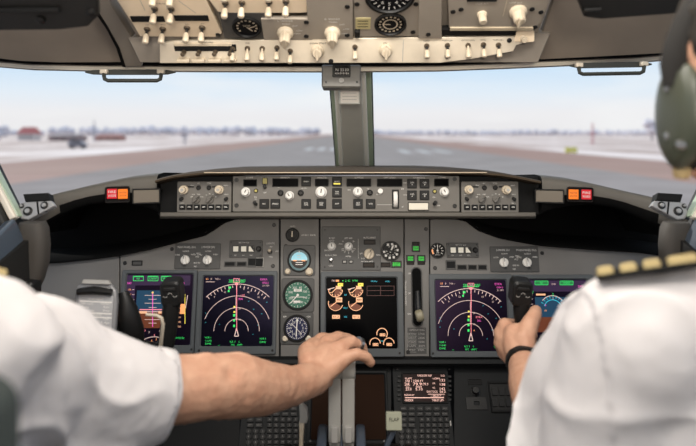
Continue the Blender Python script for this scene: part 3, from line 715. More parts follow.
def button(T, x, y, w, h, z=.004, m='key', face=None, s=None, sm='white', rim='keyrim', name='push_button', th=1.6):
    a = T.L(x, y); k = T.k; b = MB(rim)
    b.rbox(a[0], a[1], w*k, h*k, 0, z*.55, .0012, .0004)
    b.use(m).rbox(a[0], a[1], (w-1.4)*k, (h-1.4)*k, 0, z, .0008, .0005)
    if face: b.use(face).rect(a[0], a[1], (w-2.2)*k, (h-2.2)*k, z+.0002)
    if s:
        L = s.split('\n')
        for i, q in enumerate(L): b.use(sm).text(q, a[0], a[1]+((len(L)-1)/2-i)*th*1.25*k, th*k, z+.0005, min(len(q)*th*.85, w-2.6)*k)
    return b.build(name, T.e)
def window(T, x0, y0, x1, y1, s=None, m='d_t', name='readout_window', fr='keyrim', back='glassd', h=None):
    cx, cy, w, hh = T.R(x0, y0, x1, y1); b = MB(fr).ring(cx, cy, w, hh, w-1.6*T.k, hh-1.6*T.k, 0, .0022, .001, .0006, .0005)
    b.use(back).rect(cx, cy, w-1.4*T.k, hh-1.4*T.k, .0004)
    if s: b.use(m).text(s, cx, cy, (h or (y1-y0)*.45)*T.k, .0008)
    return b.build(name, T.e)
def letters(T, items, name='lettering', m='white'):
    b = MB(m)
    for s, x, y, h, *w in items: b.text(s, *T.L(x, y), h*T.k, .0005, (w[0]*T.k) if w else None)
    return b.build(name, T.e)
def module(name, label, cat, x0, y0, x1, y1, m='panel2', pl=None, t=.003, screws=True, group=None, si=2.2, sr=.0022):
    T = Th(name, label, cat, pl or MAIN, (x0+x1)/2, (y0+y1)/2, group, off=t)
    cx, cy, w, h = T.R(x0, y0, x1, y1)
    MB(m).rbox(cx, cy, w, h, -t, 0, .002, .0008).build('face_plate', T.e)
    if screws:
        for x in (x0+si, x1-si):
            for y in (y0+si, y1-si):
                a = T.L(x, y); MB('screw').cyl(a[0], a[1], sr, 0, .001, 10).build('screw', T.e)
    return T
# display selectors, left and right
for sd in (0, 1):
    if sd == 0:
        T = module('display_selector_panel', 'dark selector panel with two knobs above the left displays', 'selector panel', 175, 243.5, 220.5, 269, screws=False)
        A, B, x0 = 186, 208, ('MAIN PANEL DUs', 'LOWER DU')
        kx = ((185.6, 260), (207.8, 260)); tt = (('MAIN PANEL DUs', 187, 247.3, 2.0, 18), ('LOWER DU', 208.6, 247.3, 2.0, 13))
    else:
        T = module('display_selector_panel', 'dark selector panel with two knobs above the right displays', 'selector panel', 490, 246.5, 538.5, 272, screws=False)
        kx = ((503.5, 262.5), (526.5, 262.5)); tt = (('LOWER DU', 502.6, 250.3, 2.0, 13), ('MAIN PANEL DUs', 526, 250.3, 2.0, 20))
    ex = []
    for x, y in kx:
        ex += [('NORM', x+.6, y-8.6, 1.5, 6), ('INBD', x+8, y-5.4, 1.5, 4.6), ('OUTBD', x-7.8, y-5, 1.5, 5)]
    mxk = (kx[0][0]+kx[1][0])/2
    ex += [('PFD', mxk+1, kx[0][1]-3, 1.5), ('ENG PRI', mxk+.5, kx[0][1]+3, 1.5, 6), ('ND', mxk-1, kx[0][1]+6.6, 1.5), ('MFD', mxk+2, kx[0][1]-6.4, 1.5)]
    letters(T, list(tt)+ex)
    for x, y in kx: selector(T, x, y, 4.5, .014, m='white', ang=100)
# annunciator panels with three lit blocks
for x0, y0, x1, y1, lab in ((229.5, 240.5, 262.5, 257.5, 'left'), (446.5, 242.8, 478.5, 257.5, 'right')):
    T = module('annunciator_unit', 'small panel of three white caution blocks above the %s navigation display' % lab, 'annunciator panel', x0, y0, x1, y1, 'panel2', si=2, sr=.0018)
    for i, fx in enumerate((.20, .44, .67)):
        x = x0+(x1-x0)*fx; y = (y0+y1)/2
        b = MB('black').rbox(*T.L(x, y), 6.4*T.k, 6.4*T.k, 0, .002, .0008, .0004)
        b.use(mat('lit_white_block', (.72, .68, .58), .5, emis=.25)).rbox(*T.L(x, y), 5.2*T.k, 5.2*T.k, 0, .0026, .0006, .0004)
        if i == 2: b.use('black').add([(*T.L(x-1, y-2.6), .003), (*T.L(x+2.6, y+2.6), .003), (*T.L(x+2.6, y-2.6), .003)], [(0, 1, 2)])
        b.build('lamp_block', T.e)
    knob(T, x0+(x1-x0)*.89, (y0+y1)/2, 2.6, .008, 'black', ptr=False)
    letters(T, [('BELOW G/S', (x0+x1)/2-2, y0+2.2, 1.2, 10), ('A/P', x0+6, y1-2, 1.2), ('A/T', x0+14, y1-2, 1.2), ('FMC', x0+22, y1-2, 1.2)])
for (pts, lab) in ((((224, 236, 261.5, 266.5), (236.5, 247, 261.5, 266.5), (247.5, 256.5, 257, 267)), 'left'),
                   (((445.5, 456, 260, 269.5), (456.5, 467, 264.5, 270), (467.5, 477, 264.5, 270), (477.5, 487, 264.5, 270)), 'right')):
    T = Th('indicator_strip', 'unlit strip of dark legend lights below the %s caution blocks' % lab, 'indicator strip', MAIN, pts[0][0], pts[0][2])
    for x0, x1, y0, y1 in pts:
        cx, cy, w, h = T.R(x0, y0, x1, y1); MB(M['panel2']).rbox(cx, cy, w-.4*T.k, h, 0, .003, .001, .0006).use('dark').rect(cx, cy, w*.8, h*.7, .0032).build('legend_light', T.e)
T = Th('annunciator_button', 'square framed push light right of the left legend lights', 'button', MAIN, 259.5, 262.3)
button(T, 259.5, 262.3, 8.4, 9.2, .005, 'dark', rim='grey'); 
T = Th('light_switch', 'small silver toggle switch right of the left caution blocks', 'switch', MAIN, 270, 252)
toggle(T, 270, 252, .012, -20, ring=.006); letters(T, [('LIGHTS', 270.5, 243.5, 1.7, 8), ('BRT', 271, 247, 1.3), ('DIM', 277, 251.4, 1.3), ('TEST', 271, 257, 1.3)])
T = Th('slot_light', 'small dark legend slot at the top left of the left flight display', 'indicator', MAIN, 137, 263); window(T, 132, 260.6, 142.5, 265.6, back='panel2')

# standby instruments
def dial(name, label, x, y, r, draw, sq=None, ring='keyrim', face='gaugeb', pl=None, k_=None, cat='gauge', depth=.006):
    T = Th(name, label, cat, pl or MAIN, x, y); k = T.k; R = r*k
    if sq:
        MB('panel2').ring(0, 0, sq[0]*k, sq[1]*k, 2*R*1.005, 2*R*1.005, 0, .003, .006, R*.999, .001, 8).build('mounting_plate', T.e)
    MB(ring).lathe([(R*1.06, 0), (R*1.06, depth*.8), (R*1.02, depth), (R*.94, depth), (R*.90, depth*.5), (R*.90, 0)], (0, 0, 0), 36).build('rim', T.e)
    g = MB(face).disc(0, 0, R*.92, .0015, 36); T.z = .002
    draw(T, g, R*.9); g.build('dial_face', T.e); return T
def att(T, g, R):
    g.use(mat('standby_sky', (.28, .62, .74), .4, emis=.3)).disc(0, 0, R*.92, .0019, 24, 0, 180)
    g.use(mat('standby_teal', (.02, .10, .12), .35)).arc(0, 0, R*.9, R*.2, 0, 360, .0022)
    g.use('black').disc(0, 0, R*.8, .0019, 24, 180, 360)
    g.use(mat('standby_sky', (.28, .62, .74), .4)).disc(0, 0, R*.78, .0024, 24, 0, 180)
    g.use('white').line(-R*.78, 0, R*.78, 0, R*.07, .0026)
    for y in (-.22, -.42): g.line(-R*.35, R*y, R*.35, R*y, R*.07, .0026)
    for y in (.25, .45): g.line(-R*.2, R*y, R*.2, R*y, R*.05, .0026)
    g.use('d_o').line(-R*.6, -R*.04, -R*.25, -R*.04, R*.09, .0029).line(R*.25, -R*.04, R*.6, -R*.04, R*.09, .0029)
    g.use('white').add([(0, R*.92, .0029), (-R*.09, R*.74, .0029), (R*.09, R*.74, .0029)], [(0, 1, 2)])
T = dial('attitude_indicator', 'round standby horizon with a pale blue upper half', 299.3, 260.2, 11.2, att, (32, 30))
knob(T, 287.8, 271.4, 2.6, .008, 'cream', ptr=False, z0=.003); knob(T, 309.2, 271.6, 3.6, .010, 'cream', ptr=False, z0=.003)
def asi(T, g, R):
    g.use(mat('dial_green', (.055, .165, .115), .4, spec=.15)).disc(0, 0, R*.98, .0018, 36)
    g.use('white')
    for i in range(24):
        a = i*15; r0 = .78 if i % 3 == 0 else .87
        g.line(R*r0*cs(a), R*r0*sn(a), R*.95*cs(a), R*.95*sn(a), R*.035, .0022)
    for i, s in enumerate(('60', '100', '140', '180', '220', '250', '300', '350')):
        a = 70-i*45; g.text(s, R*.6*cs(a), R*.6*sn(a), R*.17, .0022)
    g.rect(0, R*.36, R*.62, R*.2, .0021); g.use('black').text('1013', 0, R*.36, R*.15, .0024)
    g.use('white').rect(0, -R*.15, R*1.1, R*.05, .0022); g.rect(-R*.05, -R*.5, R*.5, R*.16, .0021)
    g.line(0, 0, -R*.55, -R*.62, R*.07, .0026).disc(0, 0, R*.1, .0027, 12)
dial('airspeed_altimeter', 'round green tinted standby airspeed and altitude dial', 297.8, 295, 14.2, asi, (33, 33))
def rmi(T, g, R):
    g.use(mat('dial_blue', (.013, .017, .065), .4, spec=.2)).disc(0, 0, R*.98, .0018, 36)
    g.use('white')
    for i in range(36): a = i*10; r0 = .72 if i % 3 == 0 else .82; g.line(R*r0*cs(a), R*r0*sn(a), R*.92*cs(a), R*.92*sn(a), R*.05, .0022)
    for i, s in enumerate(('N', '3', '6', 'E', '12', '15', 'S', '21', '24', 'W', '30', '33')):
        a = 90-i*30; g.text(s, R*.56*cs(a), R*.56*sn(a), R*.2, .0022)
    g.line(-R*.05, -R*.7, R*.03, R*.7, R*.09, .0026); g.line(R*.45, -R*.5, -R*.5, R*.45, R*.05, .0025)
    g.add([(R*.03, R*.86, .0027), (-R*.1, R*.62, .0027), (R*.17, R*.62, .0027)], [(0, 1, 2)])
T = dial('radio_compass', 'round dark blue compass dial with white needle by the hand', 296.8, 328.2, 12.6, rmi, (33, 31))
for x, s in ((285.4, 'VOR'), (308.4, 'ADF')): knob(T, x, 338.6, 2.8, .008, 'alu', ptr=False, z0=.003)
b = MB('white'); b.text('ADF', *T.L(285, 316.6), .0035, .0034); b.text('VOR', *T.L(308.6, 316.6), .0035, .0034); b.build('lettering', T.e)
def rot(T, g, R):
    g.use('dark').disc(0, 0, R*.95, .0018); g.use('white').rect(0, 0, R*.2, R*1.1, .0085)
T = Th('rotary_switch', 'round black rotary switch above the standby horizon', 'switch', MAIN, 292.5, 235)
k = T.k; MB('black').lathe([(7*k, 0), (7*k, .003), (5.6*k, .004), (5.6*k, .001)], (0, 0, 0), 28).build('rim', T.e)
b = MB('key').cyl(0, 0, 5*k, 0, .006, 24); b.rbox(0, 0, 2.8*k, 9*k, .005, .012, .001, .0006); b.use('cream').rect(0, .6*k, 1.2*k, 5.6*k, .0123); b.build('knob', T.e)
letters(T, [('STBY RMI', 308.5, 235.3, 1.5, 14), ('NORM', 292.5, 226.3, 1.2)])

# engine display / autobrake control panel
T = module('autobrake_panel', 'dark selector panel with three cream knobs above the engine display', 'selector panel', 321.4, 226.6, 380.6, 270.4, 'panel2', si=3.4)
letters(T, [('N1 SET', 332, 238.4, 1.5, 6), ('AUTO', 331.6, 241, 1.3, 5), ('SPD REF', 348.4, 238.4, 1.5, 8), ('V1', 343, 241.4, 1.3), ('VR', 353.6, 241.6, 1.3), ('AUTO BRAKE', 369.5, 237.8, 1.6, 12),
            ('OFF', 361, 253.6, 1.4), ('MAX', 378.4, 255, 1.4), ('RTO', 363, 258.6, 1.3), ('FUEL FLOW', 331, 255.4, 1.5, 11), ('RATE', 331, 261.6, 1.3), ('USED', 331, 265.8, 1.3), ('ENG', 340.6, 244, 1.3), ('BOTH', 327, 250.6, 1.3),
            ('MFD', 348.4, 256.6, 1.5, 5), ('WT', 343, 250.6, 1.3), ('SET', 353, 251, 1.3), ('ANTISKID INOP', 367, 261.6, 1.2, 12)])
b = MB('grey').rect(*T.R(358, 239, 358.5, 258.6), .0006); b.build('divider_line', T.e)
knob(T, 331.8, 246.4, 4.0, .014, 'white', ang=95); knob(T, 348.6, 246.6, 4.0, .014, 'white', ang=60); selector(T, 369, 254, 5.2, .015, 'cream', ang=65)
b = MB('grey')
for a in (200, 235, 270, 305, 340): 
    x, y = 348.6, 246.6; b.line(*T.L(x+4.8*cs(a), y-4.8*sn(a)), *T.L(x+7.4*cs(a), y-7.4*sn(a)), .8*T.k)
b.build('tick_marks', T.e)
toggle(T, 331, 260.6, .012, -15, ring=.005, tip='steel')
for x in (344.6, 351): button(T, x, 261.8, 4.4, 3.4, .003, 'grey', name='push_button')
window(T, 363.6, 239.8, 375.4, 244.8, back='smoke'); window(T, 363, 262.4, 374.6, 267.4, back='smoke')
def flapd(T, g, R):
    g.use('white')
    for i, s in enumerate(('UP', '1', '2', '5', '10', '15', '25', '30', '40')):
        a = 115-i*36; g.rect(R*.8*cs(a), R*.8*sn(a), R*.26, R*.26, .0024)
        g.text(s, R*.52*cs(a), R*.52*sn(a), R*.16, .0023)
    g.X = Matrix.Rotation(math.radians(-25), 4, 'Z'); g.loops([[(-R*.07, -R*.2, z), (R*.07, -R*.2, z), (R*.1, R*.6, z), (0, R*.82, z), (-R*.1, R*.6, z)] for z in (.0024, .003)]); g.X = None
    g.use('black').disc(0, 0, R*.14, .0032, 12)
T = dial('flap_gauge', 'round black flap position gauge with white blocks around it', 390.8, 251, 9.4, flapd, ring='black')
def green(T, x, y, w, h, s=None, m='lum_g', nm='green_light'):
    b = MB('black').rbox(*T.L(x, y), (w+3)*T.k, (h+3)*T.k, 0, .002, .0006, .0004)
    b.use(m).rbox(*T.L(x, y), w*T.k, h*T.k, 0, .003, .0005, .0004)
    if s:
        for i, q in enumerate(s.split('\n')): b.use('dark').text(q, *T.L(x, y-1.2+2.4*i if '\n' in s else y), 1.6*T.k, .0034, min(w-1, len(q)*1.3)*T.k)
    return b.build(nm, T.e)
T = Th('flap_light', 'lit green flap extension light under the flap gauge', 'indicator light', MAIN, 396, 265)
green(T, 396.4, 264.2, 7.6, 3.8, 'LE FLAPS\nEXT'); window(T, 380.6, 262.4, 390.6, 267.2, back='smoke', name='unlit_legend')
# landing gear panel and lever
T = panel('landing_gear_unit', 'narrow grey landing gear panel with a vertical lever slot', 'gear panel', MAIN, [(404.6, 357), (429.2, 357), (429.2, 216), (404.6, 216)], screws=((426, 229), (408, 352)))
b = MB('panel2')
cx, cy, w, h = T.R(411.3, 267, 422.5, 327); b.ring(cx, cy, w, h, w-2.4*T.k, h-2.4*T.k, 0, .003, w*.49, w*.42, .0008, 8)
b.use('hood').loops([[(cx+x, cy+y, .0006) for x, y in MB.rr(w-2*T.k, h-2*T.k, w*.42, 8)]], False, True); b.build('lever_slot', T.e)
for x, y in ((415.8, 248.4), (410.4, 258.6), (421.2, 258.6)): green(T, x, y, 5.6, 4.2, 'GEAR')
for x, y in ((415.8, 243.6), (410.4, 263.2), (421.2, 263.2)): window(T, x-3.8, y-1.8, x+3.8, y+1.6, back='smoke', name='unlit_legend')
letters(T, [('UP', 409.6, 273.6, 1.7), ('OFF', 409.4, 293.4, 1.6, 3), ('DN', 409.4, 314, 1.7)])
b = MB('white'); a = T.L(405.8, 293); b.X = Matrix.Translation((a[0], a[1], 0)) @ Matrix.Rotation(PI/2, 4, 'Z'); b.text('LANDING GEAR LIMIT (IAS)', 0, 0, 1.5*T.k, .0006, 24*T.k); b.build('side_lettering', T.e)
b = MB('grey'); cx, cy, w, h = T.R(407.6, 327.6, 426.4, 354); b.use('panel2').rect(cx, cy, w, h, .0004).use('grey')
for i, (s, x, y) in enumerate((('OPERATING', 417, 330), ('EXTEND', 412, 334), ('270K', 421.5, 334), ('RETRACT', 412, 338), ('235K', 421.5, 338), ('EXTENDED', 412, 342), ('320K', 421.5, 342), ('.82M', 421.5, 346), ('FLAPS', 411.5, 346), ('LIMIT', 411.5, 350), ('340K', 421, 350))):
    b.text(s, *T.L(x, y), 1.9*T.k, .0008, min(8.5 if i else 15, len(s)*1.7)*T.k)
    if i % 2: b.rect(*T.R(x-5, y+1.9, x+4.6, y+2.2), .0007)
b.build('limit_placard', T.e)
G = Th('landing_gear_lever', 'gear lever with a wheel shaped knob in the down position', 'lever', MAIN, 417.6, 312)
MB('steel').tube([(0, .012, .002), (0, .006, .018), (0, -.002, .034)], .0035, 10).build('shaft', G.e)
MB('black').tube([(0, .05, .004), (0, .02, .008), (0, .004, .012)], [.006, .008, .008], 10).build('boot', G.e)
o = MB('olive').lathe([(.003, -.009), (.011, -.009), (.0138, -.006), (.0142, 0), (.0138, .006), (.011, .009), (.003, .009)], (0, 0, 0), 24).build('wheel_knob', G.e)
o.location = (0, -.006, .042); o.rotation_euler = (0, PI/2, .25)
# brake pressure gauge, right
def brk(T, g, R):
    g.use('white')
    for i in range(9): a = 215-i*31; g.line(R*.62*cs(a), R*.62*sn(a), R*.92*cs(a), R*.92*sn(a), R*.12, .0022)
    g.use('d_o').arc(0, 0, R*.8, R*.2, 165, 218, .0024); g.use('white').line(0, 0, R*.05, R*.8, R*.1, .0026); g.text('PSI', R*.05, -R*.35, R*.25, .0022)
    g.text('BRAKE', R*.0, -R*.65, R*.2, .0022); g.disc(0, 0, R*.16, .0028, 12)
dial('brake_pressure_gauge', 'small round brake pressure gauge left of the right caution blocks', 437.4, 250.6, 7.2, brk, ring='black')

# ------------------------------------------------------------------ glareshield control panels
T = Th('mode_control_panel', 'long grey autopilot panel with white knobs across the centre glareshield', 'autopilot panel', MCPF, 346, 194)
cx, cy, w, h = T.R(232.6, 176, 459.6, 211.8)
MB('mcp').rbox(cx, cy, w, h, -.02, 0, .003, .001).build('face_plate', T.e)
P2 = lambda x, y, ox, s: (ox+x/5.8, 165+y/5.8)
for x, y in ((236.6, 180), (236.6, 205.4), (454.6, 179), (454.6, 206)):
    a = T.L(x, y); MB('screw').lathe([(.005, 0), (.005, .0015), (.0035, .0015), (.003, .0005)], (a[0], a[1], 0), 16).build('fastener', T.e)
letters(T, [('COURSE', 249.6, 177.6, 1.5, 7), ('A/T ARM', 265, 177.8, 1.3, 6), ('IAS/MACH', 285, 177.7, 1.5, 9), ('HEADING', 322, 177.7, 1.5, 9), ('ALTITUDE', 359, 177.7, 1.5, 9), ('VERT SPEED', 389.5, 177.7, 1.5, 12),
            ('A/P ENGAGE', 419, 177.8, 1.4, 12), ('COURSE', 442, 177.6, 1.5, 7), ('F/D', 255.6, 197.2, 1.3), ('ON', 255.6, 199.2, 1.0), ('OFF', 265, 192.6, 1.2), ('C/O', 279, 187, 1.2), ('SPD INTV', 304, 188.2, 1.0, 6), ('DN', 402.5, 189, 1.3), ('UP', 402.5, 207, 1.3), ('1000', 349, 190, 1.2), ('100', 368, 189, 1.2), ('CMD', 405, 183, 1.2), ('CWS', 405, 195, 1.2), ('F/D', 434, 197.4, 1.3), ('OFF', 438.6, 205.6, 1.2), ('ALT INTV', 378.6, 194.4, 1.0, 5)])
for x0, y0, x1, y1, s in ((243.4, 179.4, 257, 186.4, None), (272.4, 178.4, 298.4, 186.8, None), (315, 178.8, 328.6, 186.4, None), (346.6, 178.6, 371.2, 186.6, None), (377, 178.6, 402.4, 186.6, None), (434, 178.6, 448.8, 186.4, None)):
    window(T, x0, y0, x1, y1, s)
knob(T, 245.8, 192, 4.4, .016, 'white', name='course_knob', ang=60); knob(T, 289.7, 195.6, 4.2, .016, 'white', name='speed_knob', ang=120); knob(T, 321.2, 192.2, 5.4, .018, 'white', name='heading_knob', ang=80)
knob(T, 357.8, 191.8, 4.6, .017, 'white', name='altitude_knob'); knob(T, 444.2, 191.8, 4.4, .016, 'white', name='course_knob', ang=120)
for x, y, r in ((280.6, 192.8, 3.0), (300.8, 192.8, 3.0), (369.8, 192.6, 3.0)): 
    a = T.L(x, y); MB('black').lathe([(r*T.k, 0), (r*T.k, .003), (r*.7*T.k, .004), (r*.6*T.k, .002)], (a[0], a[1], 0), 20).build('push_knob', T.e)
a = T.L(380.3, 191); MB('white').cyl(a[0], a[1], 2.6*T.k, 0, .006, 20).build('intervention_button', T.e)
for x, y, s in ((264.3, 203.8, 'N1'), (275.4, 203.8, 'SPEED'), (306.2, 181.6, 'VNAV'), (306.2, 203.8, 'LVL CHG'), (321.4, 203.8, 'HDG SEL'), (337, 192.6, 'VOR LOC'), (337, 203.8, 'APP'), (358, 203.8, 'ALT HLD'), (370.6, 203.8, 'V/S'),
                (411.9, 183.6, 'CMD A'), (424.4, 183.6, 'CMD B'), (411.9, 195.2, 'CWS A'), (424.4, 195.2, 'CWS B')):
    button(T, x, y, 9.6, 9.6, .005, 'key', s=s.replace(' ', '\n'), th=1.5)
button(T, 337, 181.6, 9.6, 9.6, .005, 'key', s='LNAV', th=1.5)
b = MB('d_y').rect(*T.R(333.6, 183, 340.4, 184.4), .0056); b.build('lit_bar', T.e)
# amber switches and toggles
for x, y in ((265, 181), ): 
    b = MB('black').rbox(*T.L(x, y), 5.6*T.k, 7*T.k, 0, .002, .0006, .0003); b.use(mat('dull_yellow', (.42, .36, .10), .5)).rbox(*T.L(x, y), 4.4*T.k, 5.4*T.k, 0, .003, .0006, .0003); b.build('arm_legend', T.e)
toggle(T, 265, 187.4, .010, -20, 'screw', 'key', ring=.004, name='arm_switch')
for x, y in ((256, 190.8), (434.6, 191.4)): 
    b = MB('keyrim').cyl(*T.L(x, y), 2.2*T.k, 0, .002, 16); b.use(mat('dull_yellow', (.42, .36, .10), .5)).cyl(*T.L(x, y), 1.4*T.k, 0, .0026, 14); b.build('indicator_lamp', T.e)
toggle(T, 254.6, 202.6, .012, 20, 'screw', 'key', ring=.0045, side=25, name='director_switch'); toggle(T, 435.6, 202.4, .012, 20, 'screw', 'key', ring=.0045, side=-25, name='director_switch')
cx, cy, w, h = T.R(393, 190.6, 398, 207.6)
MB('keyrim').ring(cx, cy, w+2*T.k, h+2*T.k, w*.9, h*.96, 0, .002, .002, .0018, .0005).build('wheel_slot', T.e)
o = MB('white').lathe([(.009, -.0035), (.0195, -.0045), (.0205, -.003), (.0205, .003), (.0195, .0045), (.009, .0035)], (0, 0, 0), 40, 20, .012).build('thumb_wheel', T.e)
o.location = (cx, cy, -.012); o.rotation_euler = (0, PI/2, 0)
cx, cy, w, h = T.R(408.6, 203, 428, 209.8); MB('keyrim').rbox(cx, cy, w+1.4*T.k, h+1.4*T.k, 0, .002, .001, .0004).use(mat('cream_bar', (.66, .62, .52), .5)).rbox(cx, cy, w, h, 0, .006, .001, .001).build('disengage_bar', T.e)
b = MB('grey').rect(*T.R(377, 204.4, 392, 205), .0006); b.build('panel_line', T.e)
def efis(x0, y0, x1, y1, lab):
    T = Th('display_control_panel', lab, 'control panel', MCPF, (x0+x1)/2, (y0+y1)/2)
    cx, cy, w, h = T.R(x0, y0, x1, y1); MB('mcp').rbox(cx, cy, w, h, -.02, 0, .003, .001).build('face_plate', T.e)
    X = lambda f: x0+(x1-x0)*f; Y = lambda f: y0+(y1-y0)*f
    for fx, fy in ((.13, .27), (.78, .27)):
        x, y = X(fx), Y(fy); a = T.L(x, y); k = T.k
        b = MB('cream').lathe([(4.6*k, 0), (4.6*k, .006), (4.2*k, .008)], (a[0], a[1], 0), 24, 14, .03); b.lathe([(3.2*k, .008), (3.2*k, .020), (2.8*k, .021), (2.0*k, .0205)], (a[0], a[1], 0), 22)
        b.use('grey').disc(a[0], a[1], 1.5*k, .0213); b.build('dual_knob', T.e)
        T2 = MB('black').rbox(*T.L(x-(.06 if fx > .5 else -.10)*62, y-3), 7*k, 1.6*k, 0, .001, .0004, .0002); T2.build('scale_bar', T.e)
    for fx in (.40, .59): a = T.L(X(fx), Y(.2)); MB('black').lathe([(2.3*T.k, 0), (2.3*T.k, .003), (1.8*T.k, .004), (1.6*T.k, .003)], (a[0], a[1], 0), 18).build('push_knob', T.e)
    for fx, an in ((.36, 40), (.61, 40)): selector(T, X(fx), Y(.58), 3.9, .012, 'mcp', ang=an)
    for fx in (.09, .91): toggle(T, X(fx), Y(.55), .011, 10, 'screw', 'key', ring=.004)
    for i, s in enumerate(('WXR', 'STA', 'WPT', 'ARPT', 'DATA', 'POS', 'TERR')): 
        button(T, X(.10+i*.133), Y(.83), 6.2, 5.4, .004, 'dark', rim='black', face=None, s=s, th=1.3)
        b = MB('grey').rect(*T.L(X(.10+i*.133), Y(.83)-.5), 2.2*T.k, 1.0*T.k, .0047); b.build('legend', T.e)
    letters(T, [('MINS', X(.28), Y(.13), 1.2), ('BARO', X(.90), Y(.13), 1.2), ('FPV', X(.40), Y(.06), 1.1), ('MTRS', X(.59), Y(.06), 1.1, 4), ('VOR 1', X(.09), Y(.42), 1.1, 4), ('ADF 1', X(.09), Y(.70), 1.1, 4), ('VOR 2', X(.91), Y(.42), 1.1, 4), ('ADF 2', X(.91), Y(.70), 1.1, 4),
                ('APP', X(.27), Y(.50), 1.1), ('VOR', X(.30), Y(.42), 1.1), ('MAP', X(.40), Y(.42), 1.1), ('PLN', X(.46), Y(.50), 1.1), ('10', X(.54), Y(.44), 1.1), ('20', X(.60), Y(.40), 1.1), ('40', X(.66), Y(.42), 1.1), ('80', X(.72), Y(.5), 1.1)])
efis(177, 181.4, 231.4, 212.4, 'square knob panel at the left end of the glareshield row')
efis(461.2, 181.4, 518.6, 212.6, 'square knob panel at the right end of the glareshield row')
# warning lights on the wings
for sd, (r, a_, bx, fr_) in enumerate((((112, 193.6), (122.8, 193.8), (133.5, 190.2, 159, 202), (104, 186.5, 162.5, 205.5)), ((586.4, 194.4), (573.6, 194.2), (536, 190.2, 563, 202.4), (533, 187.5, 594.5, 205.5)))):
    nm = ('left', 'right')[sd]
    WG = Plane((132, 565)[sd], 195, 1.472, (0, 0, 1))
    WG.r = Vector((cs(19), (sn(19), -sn(19))[sd], 0)); WG.n = WG.r.cross(WG.u)
    T = Th('warning_light_unit', 'recessed black unit with lit red and amber warning lights on the %s glareshield wing' % nm, 'warning lights', WG, (r[0]+a_[0])/2, r[1])
    x0, x1 = min(r[0], a_[0])-7, max(r[0], a_[0])+7
    cx, cy, w, h = T.R(x0, 186.8, x1, 202.4)
    MB('black').ring(cx, cy, w, h, w-2*T.k, h-2*T.k, -.03, .004, .004, .002, .001).use('blackm').rect(cx, cy, w-1.6*T.k, h-1.6*T.k, .0).build('housing', T.e)
    for (x, y), m, s, n_ in ((r, 'lum_r', ('FIRE', 'WARN'), 'red_lens'), (a_, 'lum_a', ('MASTER', 'CAUTION'), 'amber_lens')):
        b = MB(m).rbox(*T.L(x, y), 9.4*T.k, 9.6*T.k, 0, .008, .0012, .001)
        if m == 'lum_r':
            b.use('white'); 
            for i, q in enumerate(s): b.text(q, *T.L(x, y-1.9+3.8*i), 2.6*T.k, .0084, 7.4*T.k)
        else:
            b.use(mat('amber_ink', (.30, .08, .01), .5)); 
            for i, q in enumerate(s): b.text(q, *T.L(x, y-1.5+3*i), 1.8*T.k, .0084, 7*T.k)
        b.build(n_, T.e)
    T = Th('system_annunciator', 'blank grey caution light box beside the lit %s warning lights' % nm, 'annunciator', WG, (bx[0]+bx[2])/2, (bx[1]+bx[3])/2)
    cx, cy, w, h = T.R(*bx); MB('black').ring(cx, cy, w+2.4*T.k, h+2.4*T.k, w, h, -.03, .003, .002, .001, .0006).build('housing', T.e)
    MB(mat('smoked_lens', (.15, .128, .10), .3)).rbox(cx, cy, w, h, -.02, .002, .001, .0006).build('lens', T.e)
    # reading light and vent bracket at the wing tip
    q = (lambda x: x) if sd == 0 else (lambda x: 706-x)
    BR = Plane(q(38), 207, 1.31, (0, sn(20), cs(20)))
    T = Th('dimmer_bracket', 'light grey bracket with two round dimmer knobs at the %s glareshield tip' % nm, 'bracket', BR, q(38), 207)
    MB('bracket').prism([T.L(q(x), y) for x, y in ((17.5, 213.5), (20, 204), (25.5, 201.5), (51, 200.5), (54.5, 205.5), (28, 220), (20.5, 219))], -.015, .0, .002).build('face_plate', T.e, bevel=.0015)
    MB('blackm').prism([T.L(q(x), y) for x, y in ((24, 194.6), (49, 193.2), (50.6, 200.2), (26, 201.8))], -.02, .004, .001).build('slot_cover', T.e)
    b = MB('dark').prism([T.L(q(x), y) for x, y in ((36.4, 202), (38.2, 201.6), (39.4, 214), (37.8, 214.6))], 0, .0006); b.build('seam', T.e)
    for x, y, rr_ in ((28, 211.2, 4.6), (44.6, 205.4, 3.8), (22, 206, 2.4)):
        a = T.L(q(x), y); k = T.k*rr_; MB('screw').lathe([(k, 0), (k, .002), (k*.7, .003)], (a[0], a[1], 0), 18).use('bracket').lathe([(k*.55, .003), (k*.5, .0055), (k*.3, .006)], (a[0], a[1], 0), 16).build('dimmer_knob', T.e)
    letters(T, [('PANEL', q(46), 211.6, 1.3)], m='blackm')
# ------------------------------------------------------------------ lower forward panels
LED = Plane(348, 361, 1.572, (0, sn(8), cs(8)))
structure(facing([(60, 366), (640, 366), (640, 356.5), (60, 356.5)], LED, .03, M['dark'], 'trim_ledge', off=-.004))
b = MB('lower'); b.loops([[W(x, 359.4, 1.562), W(x, 364, 1.556), W(x, 364.5, 1.575), W(x, 359, 1.575)] for x in (70, 636)]); tag(b.build('handhold_rail', bevel=.001), 'dark rail running along the foot of the instrument panels', 'rail')
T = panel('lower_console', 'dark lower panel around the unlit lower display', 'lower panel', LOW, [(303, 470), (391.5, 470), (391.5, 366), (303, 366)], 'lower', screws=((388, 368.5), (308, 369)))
display('unlit lower display coloured with a brown reflection behind the thrust levers', 307.5, 371.5, 388, 446, 312, 375, 385, 440, 'brown', pl=LOW, bz='lower')
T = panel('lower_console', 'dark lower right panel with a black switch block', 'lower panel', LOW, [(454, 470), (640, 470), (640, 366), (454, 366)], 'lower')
T = panel('lower_console', 'dark lower left panel above the captain knees', 'lower panel', LOW, [(60, 470), (240, 470), (240, 366), (60, 366)], 'dark')
